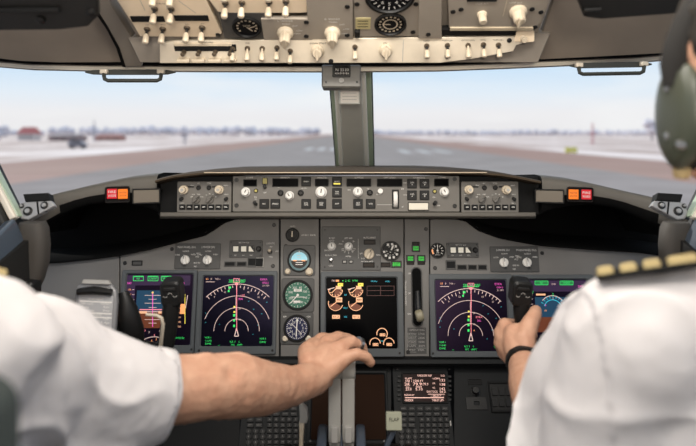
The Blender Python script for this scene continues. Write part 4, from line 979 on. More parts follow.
T = Th('switch_block', 'black dual switch block on the lower right panel', 'switch', LOW, 501, 398)
cx, cy, w, h = T.R(489.5, 382, 516, 413); b = MB('blackm').ring(cx, cy, w, h, w*.9, h*.86, 0, .004, .002, .002, .001); b.use('black').rect(cx, cy, w*.92, h*.9, .0008).build('housing', T.e)
for i in range(3):
    for j in range(2): MB('key').rbox(*T.L(494.4+i*7, 392+j*11), 5.2*T.k, 7.6*T.k, 0, .004, .001, .0006).build('rocker', T.e)
T = Th('ventilation_knob', 'dark round knob and slot left of the black switch block', 'knob', LOW, 475, 391)
knob(T, 475, 391.5, 4.6, .014, 'black', ptr=False); window(T, 468, 379, 482, 385, back='blackm'); MB('black').ring(*T.R(466, 397, 487, 410), .012, .008, 0, .002, .002, .001, .0006).build('vent_frame', T.e)
letters(T, [('AIR', 475, 388, 1.3)], m='grey')

def cdu(x0, x1, y0, y1, label, on):
    T = Th('flight_management_keypad', label, 'keypad', LOW, (x0+x1)/2, (y0+y1)/2, off=.004)
    cx, cy, w, h = T.R(x0, y0, x1, y1); MB('lower').rbox(cx, cy, w, h, -.03, 0, .004, .0015).build('case', T.e)
    X = lambda f: x0+(x1-x0)*f
    sx0, sx1, sy0, sy1 = X(.16), X(.885), 374.8, 402.4
    a, c, wi, hi = T.R(sx0, sy0, sx1, sy1)
    MB('blackm').ring(a, c, wi+.008, hi+.008, wi, hi, 0, .003, .003, .001, .001).build('screen_frame', T.e)
    g = MB(mat('keypad_screen', (.014, .004, .0035), .3, spec=.05)).rect(a, c, wi, hi, .0008); T.z = .0014
    if on:
        mm = mat('keypad_characters', (.86, .52, .44), .5, emis=.75)
        U = lambda f: sx0+(sx1-sx0)*f; V = lambda f: sy0+(sy1-sy0)*f
        rows = (('TAKEOFF REF', .5, .06, 2.4, 15), ('1/2', .93, .06, 2.2, 4), ('FLAPS', .12, .16, 2.0, 7), ('10', .09, .25, 3.0, 4), ('/ 1500 FT', .33, .25, 2.6, 0), ('QRH', .80, .16, 1.8, 5), ('V1', .72, .17, 2, 0), ('133', .92, .23, 3, 5.4), ('26K', .09, .37, 3.6, 5.5), ('79.9', .33, .37, 3.6, 9), ('/79.9', .52, .37, 3, 6), ('VR', .72, .34, 2, 0),
                ('138', .92, .38, 3, 5.4), ('CG', .10, .47, 2, 0), ('TRIM', .36, .47, 2, 6), ('22.0', .12, .55, 3, 6), ('5.10', .37, .55, 3, 7), ('V2', .72, .50, 2, 0), ('142', .92, .54, 3, 5.4), ('GW/TOCG', .68, .64, 2.4, 11), ('56.2', .93, .64, 2.6, 6), ('RUNWAY', .14, .76, 2.2, 10), ('<INDEX', .13, .95, 2.6, 9), ('THRUST LIM>', .82, .95, 2.6, 12), ('-- SELECT --', .80, .79, 2.2, 14))
        for s, x, y, hh, ww in rows: tx(g, T, mm, s, U(x), V(y), hh, ww or None)
        seg(g, T, mm, U(.04), V(.855), U(.96), V(.855), .7)
        bx_(g, T, mm, U(.58), V(.72), U(.98), V(.735))
    g.build('screen', T.e)
    for sx in (X(.085), X(.955)):
        for i in range(6):
            MB('key').rbox(*T.L(sx, 377.5+i*4.6), 3.4*T.k, 2.4*T.k, 0, .0035, .0006, .0005).build('line_key', T.e)
    def key(x, y, w, h, s, r=None):
        b = MB('key')
        if r: b.cyl(*T.L(x, y), w*T.k/2, 0, .004, 14)
        else: b.rbox(*T.L(x, y), w*T.k, h*T.k, 0, .004, .0008, .0006)
        if s: b.use('panel').text(s, *T.L(x, y), 1.9*T.k if len(s) < 2 else 1.2*T.k, .0046, None if len(s) < 2 else min(len(s)*1.2, w-1)*T.k)
        b.build('key', T.e)
    names = (('INIT', 'RTE', 'CLB', 'CRZ', 'DES', 'BRT'), ('MENU', 'LEGS', 'DEP', 'HOLD', 'PROG', 'EXEC'))
    for r in range(2):
        for i in range(6): key(X(.16+.142*i), 409.5+r*5.2, 6.6, 4.2, names[r][i])
    for i, s in enumerate(('N1', 'FIX', 'PREV', 'NEXT')): key(X(.16 if i % 2 == 0 else .30), 420.4+(i//2)*5.6, 6.6, 4.4, s)
    for i in range(12): key(X(.13+.115*(i % 3)), 432+(i//3)*5.6, 5.4, 4.6, '123456789.0-'[i], True)
    for i in range(30): key(X(.475+.107*(i % 5)), 420.4+(i//5)*5.6, 4.8, 4.4, 'ABCDEFGHIJKLMNOPQRSTUVWXYZ/+-*'[i] if i < 26 else ('SP', 'DEL', '/', 'CLR')[i-26])
    MB('grey').rbox(*T.L(X(.97), 424), 1.4*T.k, 5*T.k, 0, .002, .0004, .0003).build('lamp', T.e)
    for x, y in ((x0+3, y0+3.4), (x1-3, y0+3.4)):
        MB('screw').cyl(*T.L(x, y), .0026, 0, .001, 10).build('screw', T.e)
cdu(394, 452, 366.5, 470, 'dark keypad with a lit text screen right of the thrust levers', True)
cdu(241, 302, 366.5, 470, 'dark keypad partly under the reaching forearm', False)

# ------------------------------------------------------------------ throttle quadrant
def wpos(px, py, Y): return W(px, py, Y)
QZ = wpos(348, 452, 1.25).z
Q = bpy.data.objects.new('throttle_quadrant', None); COL.objects.link(Q); Q.location = (0, 1.27, QZ-.12); tag(Q, 'black throttle quadrant with blue grey curved guides between the seats', 'throttle quadrant')
# side view arcs extruded across
def arcbox(b, x0, x1, r, a0, a1, rin):
    n = 18; P = [(math.radians(a0+(a1-a0)*i/n)) for i in range(n+1)]
    out_ = [(r*math.cos(t), r*math.sin(t)) for t in P]+[(rin*math.cos(t), rin*math.sin(t)) for t in reversed(P)]
    b.loops([[(x, y, z) for y, z in out_] for x in (x0, x1)])
b = MB('black'); arcbox(b, -.105, .105, .115, 0, 180, .02); b.build('quadrant_cover', Q, bevel=.002)
for x, w_ in ((-.050, .009), (-.0123, .002), (.0245, .009)):
    b = MB('bluegrey'); arcbox(b, x-w_, x+w_, .150, 20, 165, .10); b.build('guide', Q, bevel=.004)
b = MB('dark').box((0, .0, -.30), (.36, .42, .5)); b.build('pedestal_case', Q, bevel=.006)
b = MB('white'); 
for i in range(5): b.box((.070+.004*(i % 2), -.085+.03*i, .1-.004*i), (.010, .006, .008))
b.build('flap_scale', Q)
b = MB('white')
for i, s in enumerate(('APL', 'NOSE', 'DOWN')): b.X = Matrix.Translation((-.078, -.112, .055-i*.012)) @ Matrix.Rotation(math.radians(70), 4, 'X'); b.text(s, 0, 0, .006, 0)
b.X = None; b.build('trim_lettering', Q)
wh = MB('black'); wh.lathe([(.06, -.009), (.118, -.009), (.124, -.004), (.124, .004), (.118, .009), (.06, .009)], (0, 0, 0), 40)
for s in (-1, 1):
    o = wh.build('trim_wheel', Q); o.location = (s*.122, .01, -.015); o.rotation_euler = (0, PI/2, 0)
def lever(px, label):
    X = (px-CX)/F*1.25; e_ = bpy.data.objects.new('thrust_lever', None); COL.objects.link(e_); e_.location = (X, 1.27, QZ-.12); tag(e_, label, 'thrust lever', 'thrust levers')
    z1 = wpos(348, 386, 1.25).z-(QZ-.12); b = MB('lever')
    b.loops([[(x, y, z) for x, y in MB.rr(w_, d_, .002)] for z, w_, d_ in ((.04, .020, .03), (z1*.55, .0215, .03), (z1*.56, .0235, .034), (z1+.012, .0235, .034))]); b.build('shank', e_, bevel=.001)
    MB('alu').rbox(0, 0, .0016, .0016, 0, .001).build('rivet', e_).location = (0, -.018, z1*.8)
    o = MB('lever').lathe([(.003, -.0135), (.0155, -.0135), (.018, -.011), (.018, .011), (.0155, .0135), (.003, .0135)], (0, 0, 0), 24).build('grip', e_)
    o.location = (0, -.002, z1+.024); o.rotation_euler = (0, PI/2, 0)
    o = MB('grey').rbox(0, 0, .015, .03, -.006, .006, .004, .002).build('reverse_lever', e_); o.location = (0, -.024, .155); o.rotation_euler = (PI/2-.2, 0, 0)
lever(334.6, 'left grey thrust lever under the reaching hand'); lever(348.4, 'right grey thrust lever under the reaching hand')
def small_lever(name, label, pts, w, m, cat='lever', extra=None):
    e_ = bpy.data.objects.new(name, None); COL.objects.link(e_); A = wpos(*pts[0]); e_.location = A; tag(e_, label, cat)
    P = [wpos(*p)-A for p in pts]; L = []
    for p, ww in zip(P, w): L.append([p+Vector((x, y, 0)) for x, y in MB.rr(ww, .014, .002)])
    MB(m).loops(L).build('arm', e_, bevel=.001); return e_, P
e_, P = small_lever('speed_brake_lever', 'pale speed brake lever left of the thrust levers', [(301, 452, 1.24), (301.5, 436, 1.24), (302, 421, 1.25)], (.008, .008, .010), 'cream')
MB('lever').loops([[P[-1]+Vector((x+dx, y, z)) for x, y in MB.rr(w_, .018, .003)] for z, w_, dx in ((0, .014, .003), (.006, .016, .004), (.024, .015, .003), (.034, .006, -.002))]).build('knob', e_)
e_, P = small_lever('flap_lever', 'flap lever with a pale green FLAP plate', [(384, 458, 1.24), (388, 442, 1.24), (393.5, 430, 1.245)], (.010, .010, .012), 'bluegrey')
FPL = Plane(394, 421, 1.235, (0, sn(14), cs(14)))
c = FPL.hit(394, 421.4)-wpos(384, 458, 1.24)
b = MB('flapp'); b.X = Matrix.Translation(c) @ Matrix(((1, 0, 0), (0, FPL.u.y, FPL.n.y), (0, FPL.u.z, FPL.n.z))).to_4x4()
k = 1.235/F; b.rbox(0, 0, 15.6*k, 17*k, -.012, .001, .002, .001); b.use('blackm').text('FLAP', 0, 1.6*k, 3.6*k, .0015, 9.6*k); b.build('flap_plate', e_)

# ------------------------------------------------------------------ control columns
def yoke(cxp, sgn, label, Y=1.25):
    """sgn: +1 if the visible horn is on the right of the hub"""
    k = Y/F; c = W(cxp, 338, Y); e_ = bpy.data.objects.new('control_yoke', None); COL.objects.link(e_); e_.location = c; tag(e_, label, 'control yoke')
    pt = lambda x, y, dy=0: Vector((x*k, dy, -y*k))
    MB('black').rbox(0, 0, .085, .075, -.035, .03, .012, .006).build('hub', e_).rotation_euler = (PI/2, 0, 0)
    MB('black').tube([pt(0, 10, .03), pt(0, 60, .06), pt(0, 200, .10), pt(0, 420, .12)], [.03, .032, .035, .04], 14).build('column', e_)
    for s in (-1, 1):
        MB('black').tube([pt(s*18, 6), pt(s*40, 12), pt(s*58, 14), pt(s*66, 6), pt(s*69, -10)], [.018, .019, .018, .016, .015], 12).build('spoke', e_)
        h = MB('black'); h.tube([pt(s*66, 8), pt(s*69, -12), pt(s*71, -30), pt(s*72.5, -40)], [.0155, .0165, .0165, .016], 14)
        x = s*72.5*k; z = 46*k; T_ = Matrix.Translation((x, -.004, z)) @ Matrix.Rotation(s*-.06, 4, 'Y') @ Matrix.Rotation(PI/2+.12, 4, 'X')
        h.X = T_; h.rbox(0, 0, .038, .050, -.02, .014, .010, .004, 5); h.X = None
        hn = h.build('grip', e_)
        b = MB('grey'); b.X = T_
        b.arc(-.009, 0, .004, .0012, 200, 340, .0146); b.arc(0, 0, .004, .0012, 20, 160, .0146); b.arc(.009, 0, .004, .0012, 200, 340, .0146); b.build('switch_mark', hn)
        if s == sgn:
            b = MB('key'); b.X = T_; b.rbox(0, .012, .022, .006, .012, .0165, .002, .001); b.build('trim_switch', hn)
    return e_
EL = yoke(100, 1, 'black control yoke in front of the left seat')
ER = yoke(593, -1, 'black control yoke held by the right pilot')
# polished bracket beside the left horn
b = MB('alu'); b.tube([W(146, 314.5, 1.20), W(157, 315.5, 1.20), W(161.5, 318, 1.20), W(163, 324, 1.20), W(161, 344, 1.21), W(157, 356, 1.22)], [.003, .0032, .0035, .0035, .0035, .0035], 8)
b.build('chart_light_stalk', EL)
MB('dark').tube([W(172, 300, 1.27)-EL.location, W(170, 322, 1.27)-EL.location, W(166, 350, 1.28)-EL.location], [.012, .011, .012], 10).build('cable_sleeve', EL)
o = bpy.data.objects['chart_light_stalk']; o.matrix_parent_inverse = Matrix.Translation(-EL.location)
# checklist clip on the left yoke
CB = Plane(95, 305, 1.20, (.06, sn(18), cs(18)))
CB.r = Vector((cs(-3), 0, sn(-3))).normalized(); CB.n = CB.r.cross(CB.u).normalized(); CB.u = CB.n.cross(CB.r)
T = Th('checklist_holder', 'grey clipboard with a checklist card on the left yoke', 'clipboard', CB, 95.5, 306)
MB(mat('clip_grey', (.19, .19, .195), .35)).prism([T.L(x, y) for x, y in ((74, 345), (113.5, 350), (117, 300), (116, 290), (111, 284), (83, 282.5), (76.5, 286), (74, 296))], -.012, 0, .003).build('board', T.e, bevel=.002)
g = MB('paper').prism([T.L(x, y) for x, y in ((77.6, 340), (110.5, 343), (113.6, 296), (79, 294))], 0, .0012)
for i, (s, x, y, w_) in enumerate((('BEFORE TAKEOFF', 96, 299.4, 15), ('Flight controls', 87.5, 303.6, 12), ('Checked', 105.5, 303.8, 9), ('Flaps', 85, 307, 8), ('Set', 106.5, 307.2, 6), ('Stabilizer trim', 88, 310.4, 13), ('Set', 106.5, 310.6, 7), ('AFTER TAKEOFF', 95, 315, 14), ('Engine bleeds', 87.5, 319, 12), ('On', 106, 319.2, 5), ('Landing gear', 87.5, 322.6, 12), ('Up', 105.5, 322.8, 8), ('Flaps', 85, 326, 8))):
    g.use('white').text(s, *T.L(x, y), 2.1*T.k, .0016, w_*T.k)
for y in (301.6, 313, 317): g.rect(*T.R(80, y, 112, y+.4), .0015)
g.build('checklist_card', T.e)
b = MB('black').tube([(*T.L(79, 292), .006), (*T.L(96, 290.6), .010), (*T.L(113, 292.6), .006)], [.006, .0075, .006], 10); b.build('clip_roller', T.e)
b = MB('steel').tube([(*T.L(82, 288.6), .004), (*T.L(96, 287.4), .006), (*T.L(111, 288.8), .004)], .0024, 8); b.build('spring_bar', T.e)
MB('grey').prism([T.L(x, y) for x, y in ((82, 283.6), (111, 284.6), (109, 280.4), (84, 279.6))], -.006, .004, .001).build('clip_tab', T.e)
b = MB('black').tube([W(123, 292, 1.24), W(127, 310, 1.235), W(131, 330, 1.24), W(133, 352, 1.26)], [.010, .020, .024, .022], 12); o = b.build('map_pocket', EL); o.matrix_parent_inverse = Matrix.Translation(-EL.location)

# ------------------------------------------------------------------ overhead panel
def oplate(name, label, cat, pl, poly, m, off=0, t=.012, screws=()):
    T = Th(name, label, cat, pl, poly[0][0], poly[0][1], off=off)
    MB(m).prism([T.L(x, y) for x, y in poly], -t, 0).build('face_plate', T.e, bevel=.001)
    for x, y in screws: MB('screw').lathe([(.005, 0), (.005, .0015), (.0035, .002)], (*T.L(x, y), 0), 14).build('fastener', T.e)
    return T
structure(facing([(-251, -800), (947, -800), (556, 0), (534, 56), (144, 60), (110, 0)], OVH, .03, M['ovb'], 'ceiling_overhead_frame', off=-.02))
structure(facing([(126, 40), (138, 64.5), (540, 64.5), (552, 36), (440, 30), (222, 30)], OVS, .03, M['beam'], 'ceiling_overhead_lip', off=-.012))
T = oplate('overhead_unit', 'cream overhead fuel panel with white tipped toggles at the left', 'overhead panel', OVH, [(112, -24), (206, -24), (206, 0), (222, 33.5), (215, 37), (140, 36.5), (134, 26), (117, 0)], 'ivory', screws=((218, 34.6),))
for x0, y0, x1, y1 in ((131, 16, 164.5, 21.6), (174.5, 15.2, 208.6, 20.6)):
    cx, cy, w, h = T.R(x0, y0, x1, y1); MB('blackm').rbox(cx, cy, w, h, 0, .0015, .001, .0005).build('legend_strip', T.e)
for x, y in ((154.6, 8.6), (171.2, 8.6), (147.2, 28.8), (162.8, 28.6), (187, 27.6), (202.2, 27.4), (154, -9), (171, -9)): toggle(T, x, y, .033, 8, 'screw', 'cream', .0034, .0066, mr='bronze')
b = MB('grey'); 
for x0, y0, x1, y1 in ((140, 0, 145, 10), (178, 0, 196, 13), (167, 0, 167, 9)): b.line(*T.L(x0, y0), *T.L(x1, y1), .0012)
b.build('flow_line', T.e)
letters(T, [('FUEL PUMPS', 163, 3.5, 2.2, 14), ('ON', 147, 24.8, 1.6), ('ON', 187, 24, 1.6), ('FWD', 163, 24.6, 1.6), ('AFT', 202.5, 23.8, 1.6)], m='blackm')
T = oplate('overhead_unit', 'cream overhead electrical panel with toggles beside the small gauge', 'overhead panel', OVH, [(208, -24), (306, -24), (307, 12.4), (300, 13), (233, 13), (218, 12), (209, 0)], 'ivory')
for x, y in ((225.4, 3), (242, 2.4), (269, 2), (286, 1.4), (225, -14), (269, -14)): toggle(T, x, y, .033, 8, 'screw', 'cream', .0034, .0066, mr='bronze')
T = oplate('overhead_unit', 'dark overhead panel holding the small black temperature gauge', 'overhead panel', OVH, [(219, 12.6), (268, 13.4), (270, 38.6), (232, 39), (224, 37)], 'panel2')
def tmp(T, g, R):
    g.use('cream')
    for i in range(11): a = 215-i*25; g.rect(R*.76*cs(a), R*.76*sn(a), R*.16, R*.16, .0024)
    g.text('TEMP', 0, R*.15, R*.2, .0024); g.line(0, 0, R*.4, -R*.45, R*.1, .0026); g.line(R*.15, -R*.1, R*.62, R*.1, R*.1, .0026)
dial('overhead_gauge', 'small black overhead gauge left of the wiper knobs', 247, 26.4, 14, tmp, pl=OVH, ring='black')
for x0, y0, x1, y1, kx, ky, s, nm in ((264, 17.6, 312.4, 38.6, 285.4, 30, 'L WIPER', 'left'), (308.4, -24, 353.2, 37.6, 332.4, 30, 'R WIPER', 'right')):
    T = oplate('wiper_control', 'grey overhead panel with the %s of two large cream wiper knobs' % nm, 'overhead panel', OVH, [(x0, y1), (x1, y1), (x1-1, y0), (x0-3, y0)], 'ovg', off=.004, t=.01, screws=((x1-6, y1-4), (x1-6, y0+3 if y0 > 0 else 5)))
    letters(T, [(s, kx, 17.6 if nm == 'right' else 19.4, 2.4, 15), ('PARK', kx+1, 20.4 if nm == 'right' else 22.4, 2.0, 8), ('INT', kx+9.6, 23 if nm == 'right' else 24.4, 2.0, 5), ('LOW', kx+14, 27.5 if nm == 'right' else 29, 2.0, 6), ('HIGH', kx+12, 32, 2.0, 6)])
    a = T.L(kx, ky); b = MB('cream'); b.lathe([(.0155, 0), (.0165, .006), (.0145, .010), (.0115, .012), (.0105, .028), (.0085, .031)], (*a, 0), 24, 12, .02); b.rbox(a[0], a[1], .007, .028, .01, .034, .003, .0015); b.build('selector_knob', T.e)
T = oplate('overhead_unit', 'grey overhead panel with two round black cabin gauges', 'overhead panel', OVH, [(353.8, -24), (419, -24), (419, 36), (353.8, 37)], 'ovg', screws=((416, 4), (413, 32), (357, 4)))
def alt(T, g, R):
    g.use('white')
    for i in range(20): a = 90-i*18; g.line(R*.74*cs(a), R*.74*sn(a), R*.92*cs(a), R*.92*sn(a), R*.05, .0024)
    for i in range(10): a = 90-i*36; g.text(str(i), R*.55*cs(a), R*.55*sn(a), R*.22, .0024)
    g.line(0, 0, R*.5, R*.25, R*.08, .0028)
dial('cabin_altitude_gauge', 'large black gauge cut by the top edge of the overhead panel', 390, -5, 24, alt, pl=OVH, ring='black')
def clm(T, g, R):
    g.use('cream')
    for i in range(16): a = 180-i*22.5; g.rect(R*.78*cs(a), R*.78*sn(a), R*.15, R*.15, .0024)
    g.arc(0, 0, R*.5, R*.1, 0, 360, .0023); g.line(0, 0, -R*.6, R*.05, R*.08, .0028)
dial('cabin_climb_gauge', 'smaller black gauge with a ring of cream marks above the centre post', 390.3, 23.6, 15.2, clm, pl=OVH, ring='black')
b = MB(mat('yellow_placard', (.50, .43, .22), .5)).rbox(*T.R(355.6, 17.6, 370.5, 28.8), 0, .0012, .001, .0004); b.use('blackm')
for i in range(3): b.rect(*T.R(357.5, 20.2+i*2.8, 368, 20.9+i*2.8), .0015)
b.build('placard', T.e); MB('black').rbox(*T.R(354.6, 29, 360, 35), 0, .008, .002, .001).build('push_button', T.e)
T = oplate('overhead_divider', 'plain grey overhead strip between the gauges and altitude panel', 'overhead panel', OVH, [(419.6, -24), (441, -24), (441.6, 36), (418, 36)], 'ovg', off=.006, t=.012, screws=((428, 32),))
T = oplate('overhead_unit', 'grey overhead pressurization panel with two cream knobs at the right', 'overhead panel', OVH, [(447, -24), (552, -24), (550, 0), (541, 22), (535, 28.6), (449, 28.6)], 'ovg', screws=((453, 11.6), (532, 9), (541, 12), (461, 9.4), (535, 27)))
b = MB('cream'); b.line(*T.L(507, 0), *T.L(503, 16), .0014); b.build('panel_line', T.e)
letters(T, [('LAND ALT', 482, 3.6, 2.2, 13), ('CAB ALT', 516, 2.6, 2.2, 13), ('AUTO', 519, 5.4, 1.6)])
window(T, 467, -2.5, 497, 1, back='blackm')
knob(T, 482, 14, 5.2, .022, 'cream', ptr=False); 
a = T.L(518, 11); b = MB('cream'); b.lathe([(.017, 0), (.017, .006), (.0125, .010), (.0115, .026), (.009, .028)], (*a, 0), 24, 12, .02); b.rbox(a[0], a[1], .006, .028, .01, .034, .003, .0015); b.build('selector_knob', T.e)
T = oplate('light_strip', 'black strip with a bright lamp edge under the altitude panel', 'light strip', OVH, [(441.5, 35.6), (516, 35.2), (516, 29.4), (441.5, 29.4)], 'blackm')
MB(mat('strip_edge', (.50, .42, .30), .5)).rbox(*T.R(450, 26.8, 533, 29.8), 0, .003, .001, .0006).build('edge_strip', T.e)
T = oplate('overhead_corner_plate', 'worn cream corner plate with a knob at the right overhead corner', 'overhead panel', OVS, [(516, 30), (534, 30), (534, 41), (528, 42), (514, 41)], 'ivory', off=.004)
knob(T, 523, 38, 3.6, .012, 'cream', ptr=False)
# the forward strip of the overhead
T = oplate('forward_overhead_strip', 'bright metal overhead strip carrying the row of light switches', 'overhead panel', OVS, [(160, 62.8), (440, 62.6), (470, 59), (513, 51), (516, 45), (532, 40), (532, 36), (440, 37), (353, 38), (270, 39.5), (175, 41), (160, 44)], 'alu', off=.002, screws=((331, 60.8), (509, 40), (447, 56)))
cx, cy, w, h = T.R(174.6, 44, 236.4, 50.6); MB('blackm').rbox(cx, cy, w, h, 0, .0015, .001, .0005).build('legend_strip', T.e)
cx, cy, w, h = T.R(174.6, 42.8, 232, 45.4); MB('cream').rbox(cx, cy, w, h, 0, .003, .001, .0005).build('gang_bar', T.e)
for x in (184.4, 199.4, 215.6, 231): 
    toggle(T, x, 51.4, .016, 0, 'screw', 'bronze', .0024, .005, mr='bronze'); MB('cream').rbox(*T.R(x-6.6, 57.4, x+6.0, 60.6), .0, .012, .002, .001).build('switch_guard', T.e)
for x, y, m_ in ((233, 48.4, 'screw'), (247.6, 48, 'cream'), (262.4, 48, 'cream'), (277, 47.4, 'screw'), (290.4, 50.6, 'screw'), (355, 46.6, 'screw'), (426.6, 45.4, 'screw'), (447.2, 45, 'screw'), (467.8, 45, 'cream'), (483.2, 44.4, 'screw'), (498.2, 44.6, 'screw')):
    toggle(T, x, y, .028, 42, m_, 'cream', .0030, .0056, mr='bronze')
for x, y in ((317.6, 50), (385.6, 49.4)):
    a = T.L(x, y); b = MB('cream'); b.lathe([(.0135, 0), (.0135, .006), (.0105, .009), (.0095, .022), (.0075, .024)], (*a, 0), 22, 12, .02); b.rbox(a[0], a[1], .0055, .025, .008, .028, .002, .001); b.build('selector_knob', T.e)
letters(T, [('LANDING', 207, 42.2, 1.6, 12), ('TAXI', 247.6, 42.6, 1.6), ('LOGO', 426.6, 40.4, 1.6), ('ENGINE START', 318, 43, 1.6, 16), ('IGN', 385, 42.8, 1.6), ('POSITION', 447, 40.2, 1.4, 10), ('ANTI COLLISION', 468, 40, 1.4, 13), ('WING', 483, 39.6, 1.4), ('WHEEL WELL', 498, 39.6, 1.4, 10)], m='blackm')
b = MB('grey'); b.rect(*T.R(402.6, 40, 403.2, 61), .0005); b.build('panel_line', T.e)

# ------------------------------------------------------------------ compass, placard, handles, visors
k = 1.50/F; CP = Plane(341, 76, 1.425, (0, sn(2), cs(2)))
T = Th('standby_compass', 'grey magnetic compass housing hanging at the top of the centre post', 'compass', CP, 341.2, 76)
cx, cy, w, h = T.R(321.6, 64.6, 361, 87.4); MB(mat('compass_paint', (.145, .14, .125), .45)).rbox(cx, cy, w, h, -.07, 0, .004, .003).build('housing', T.e)
cx, cy, w, h = T.R(333.4, 65.8, 349.6, 76.4); MB('black').ring(cx, cy, w+2*T.k, h+2*T.k, w-2*T.k, h-2*T.k, 0, .003, .003, .003, .001).build('window_frame', T.e)
g = MB('gaugeb').rbox(cx, cy, w-1*T.k, h-1*T.k, 0, .0008, .002, .0003); g.use('white')
for s, x, y in (('N', 337, 70), ('33', 342, 70), ('30', 346.6, 70)): g.text(s, *T.L(x, y), 3.0*T.k, .0012)
for i in range(9): g.rect(*T.L(335.4+i*1.6, 73.4), .5*T.k, (2.2 if i % 2 else 1.4)*T.k, .0012)
g.build('compass_card', T.e)
MB('grey').cyl(*T.L(341.4, 80.4), 2.6*T.k, 0, .004, 16).build('adjuster', T.e)
for x in (326, 357): MB('screw').cyl(*T.L(x, 82), 1.2*T.k, 0, .001, 10).build('screw', T.e)
T = Th('correction_card', 'white card mounted on the centre post below the compass', 'card', Plane(349.5, 96, 1.535, (0, sn(12), cs(12))), 349.5, 96)
cx, cy, w, h = T.R(340.6, 87, 358.8, 103.2); MB(mat('card_white', (.90, .86, .78), .5)).rbox(cx, cy, w, h, -.004, .001, .001, .0005).build('card', T.e)
MB('post').ring(cx, cy, w+2.4*T.k, h+2.4*T.k, w, h, -.006, .003, .002, .001, .0008).build('card_frame', T.e)
b = MB('grey')
for i in range(4): b.rect(*T.R(342.4, 90+i*3.2, 356.6, 90.3+i*3.2), .0014)
b.build('ruled_lines', T.e)
def handle(x0, x1, xa, xb, y0, y1, yb, lab, sl=0):
    e_ = bpy.data.objects.new('grab_handle', None); COL.objects.link(e_); A = W((x0+x1)/2, y0, 1.43); e_.location = A; tag(e_, lab, 'grab handle')
    p = lambda x, y, d=0: W(x, y+sl*(x-x0)/(x1-x0), 1.43+d)-A
    hm = mat('handle_paint', (.035, .037, .030), .45)
    b = MB(hm); b.loops([[p(x, ya), p(x, yb_), p(x, yb_, .012), p(x, ya, .012)] for x, ya, yb_ in ((x0, y0+1, y0+2.4), (x0+8, y0-.4, y1-.4), (xa+5, y0-1, y1), (xb-5, y0-1, y1), (x1-8, y0-.4, y1-.4), (x1, y0+1, y0+2.4))]); b.build('mounting_plate', e_, bevel=.001)
    b = MB(hm); b.tube([p(xa+2, y0, -.002), p(xa+2, y1+1, -.012), p(xa+2.6, yb-1.6, -.016), p(xa+6, yb, -.016), p(xb-6, yb, -.016), p(xb-2.6, yb-1.6, -.016), p(xb-2, y1+1, -.012), p(xb-2, y0, -.002)], .0042, 10); b.build('grip_bar', e_)
    for x in (xa+2, xb-2): MB('alu').box(p(x, y0+1.2, -.006), (.016, .012, .010)).build('bracket', e_, bevel=.002)
handle(85, 176, 102, 163, 70.4, 75, 80.6, 'dark grab handle on the window frame upper left')
handle(569, 652, 577, 646, 64, 68.6, 74.4, 'dark grab handle on the window frame upper right', -1.5)
def visor(pts, label, knobs):
    VP = Plane(pts[0][0], pts[0][1], 1.05, (0, -cs(40), sn(40)))
    T = Th('sun_visor', label, 'sun visor', VP, pts[0][0], pts[0][1])
    MB('darkliner').prism([T.L(*q) for q in pts], -.012, 0, .003).build('visor_panel', T.e, bevel=.003)
    b = MB('black'); b.tube([(*T.L(pts[0][0], 9), .004), (*T.L(pts[1][0], 8), .004)], .004, 8); b.build('seam_rib', T.e)
    for x, y in knobs: MB('black').lathe([(.007, 0), (.007, .004), (.004, .006)], (*T.L(x, y), 0), 14).build('latch_knob', T.e)
visor([(-120, 32), (60, 30.5), (88, 27), (99, 16), (96, -30), (-120, -30)], 'dark folded sun visor at the upper left corner', ((41, 19), (91, 11.6)))
visor([(584, 17.5), (600, 20), (680, 14), (760, 8), (760, -60), (566, -60), (577, 0)], 'dark folded sun visor at the upper right corner', ())
# ------------------------------------------------------------------ seats
FA = 1.42-.165-.17     # stowed armrests stand upright beside the backrest
def seat(xc, label):
    e_ = bpy.data.objects.new('pilot_seat', None); COL.objects.link(e_); e_.location = (xc, .55, FLZ); tag(e_, label, 'seat')
    b = MB('seat'); b.rbox(0, 0, .48, .46, .0, .12, .06, .03, 5); o = b.build('cushion', e_, bevel=0); o.location = (0, .16, .36)
    b = MB('seat'); b.rbox(0, 0, .46, .62, -.05, .05, .07, .03, 5); o = b.build('backrest', e_); o.location = (0, -.16, .74); o.rotation_euler = (PI/2-.12, 0, 0)
    b = MB('dark'); b.box((0, .1, .18), (.30, .34, .36)); b.build('pedestal', e_, bevel=.01)
    for s in (-1, 1):
        b = MB('seat'); b.rbox(0, 0, .055, .34, -.03, .03, .02, .012, 4); o = b.build('armrest', e_)
        if s*xc < 0 and xc < 0: o.location = (s*.292, -.13, FA); o.rotation_euler = (PI/2, 0, 0)
        else: o.location = (s*.27, .08, .56)
    return e_
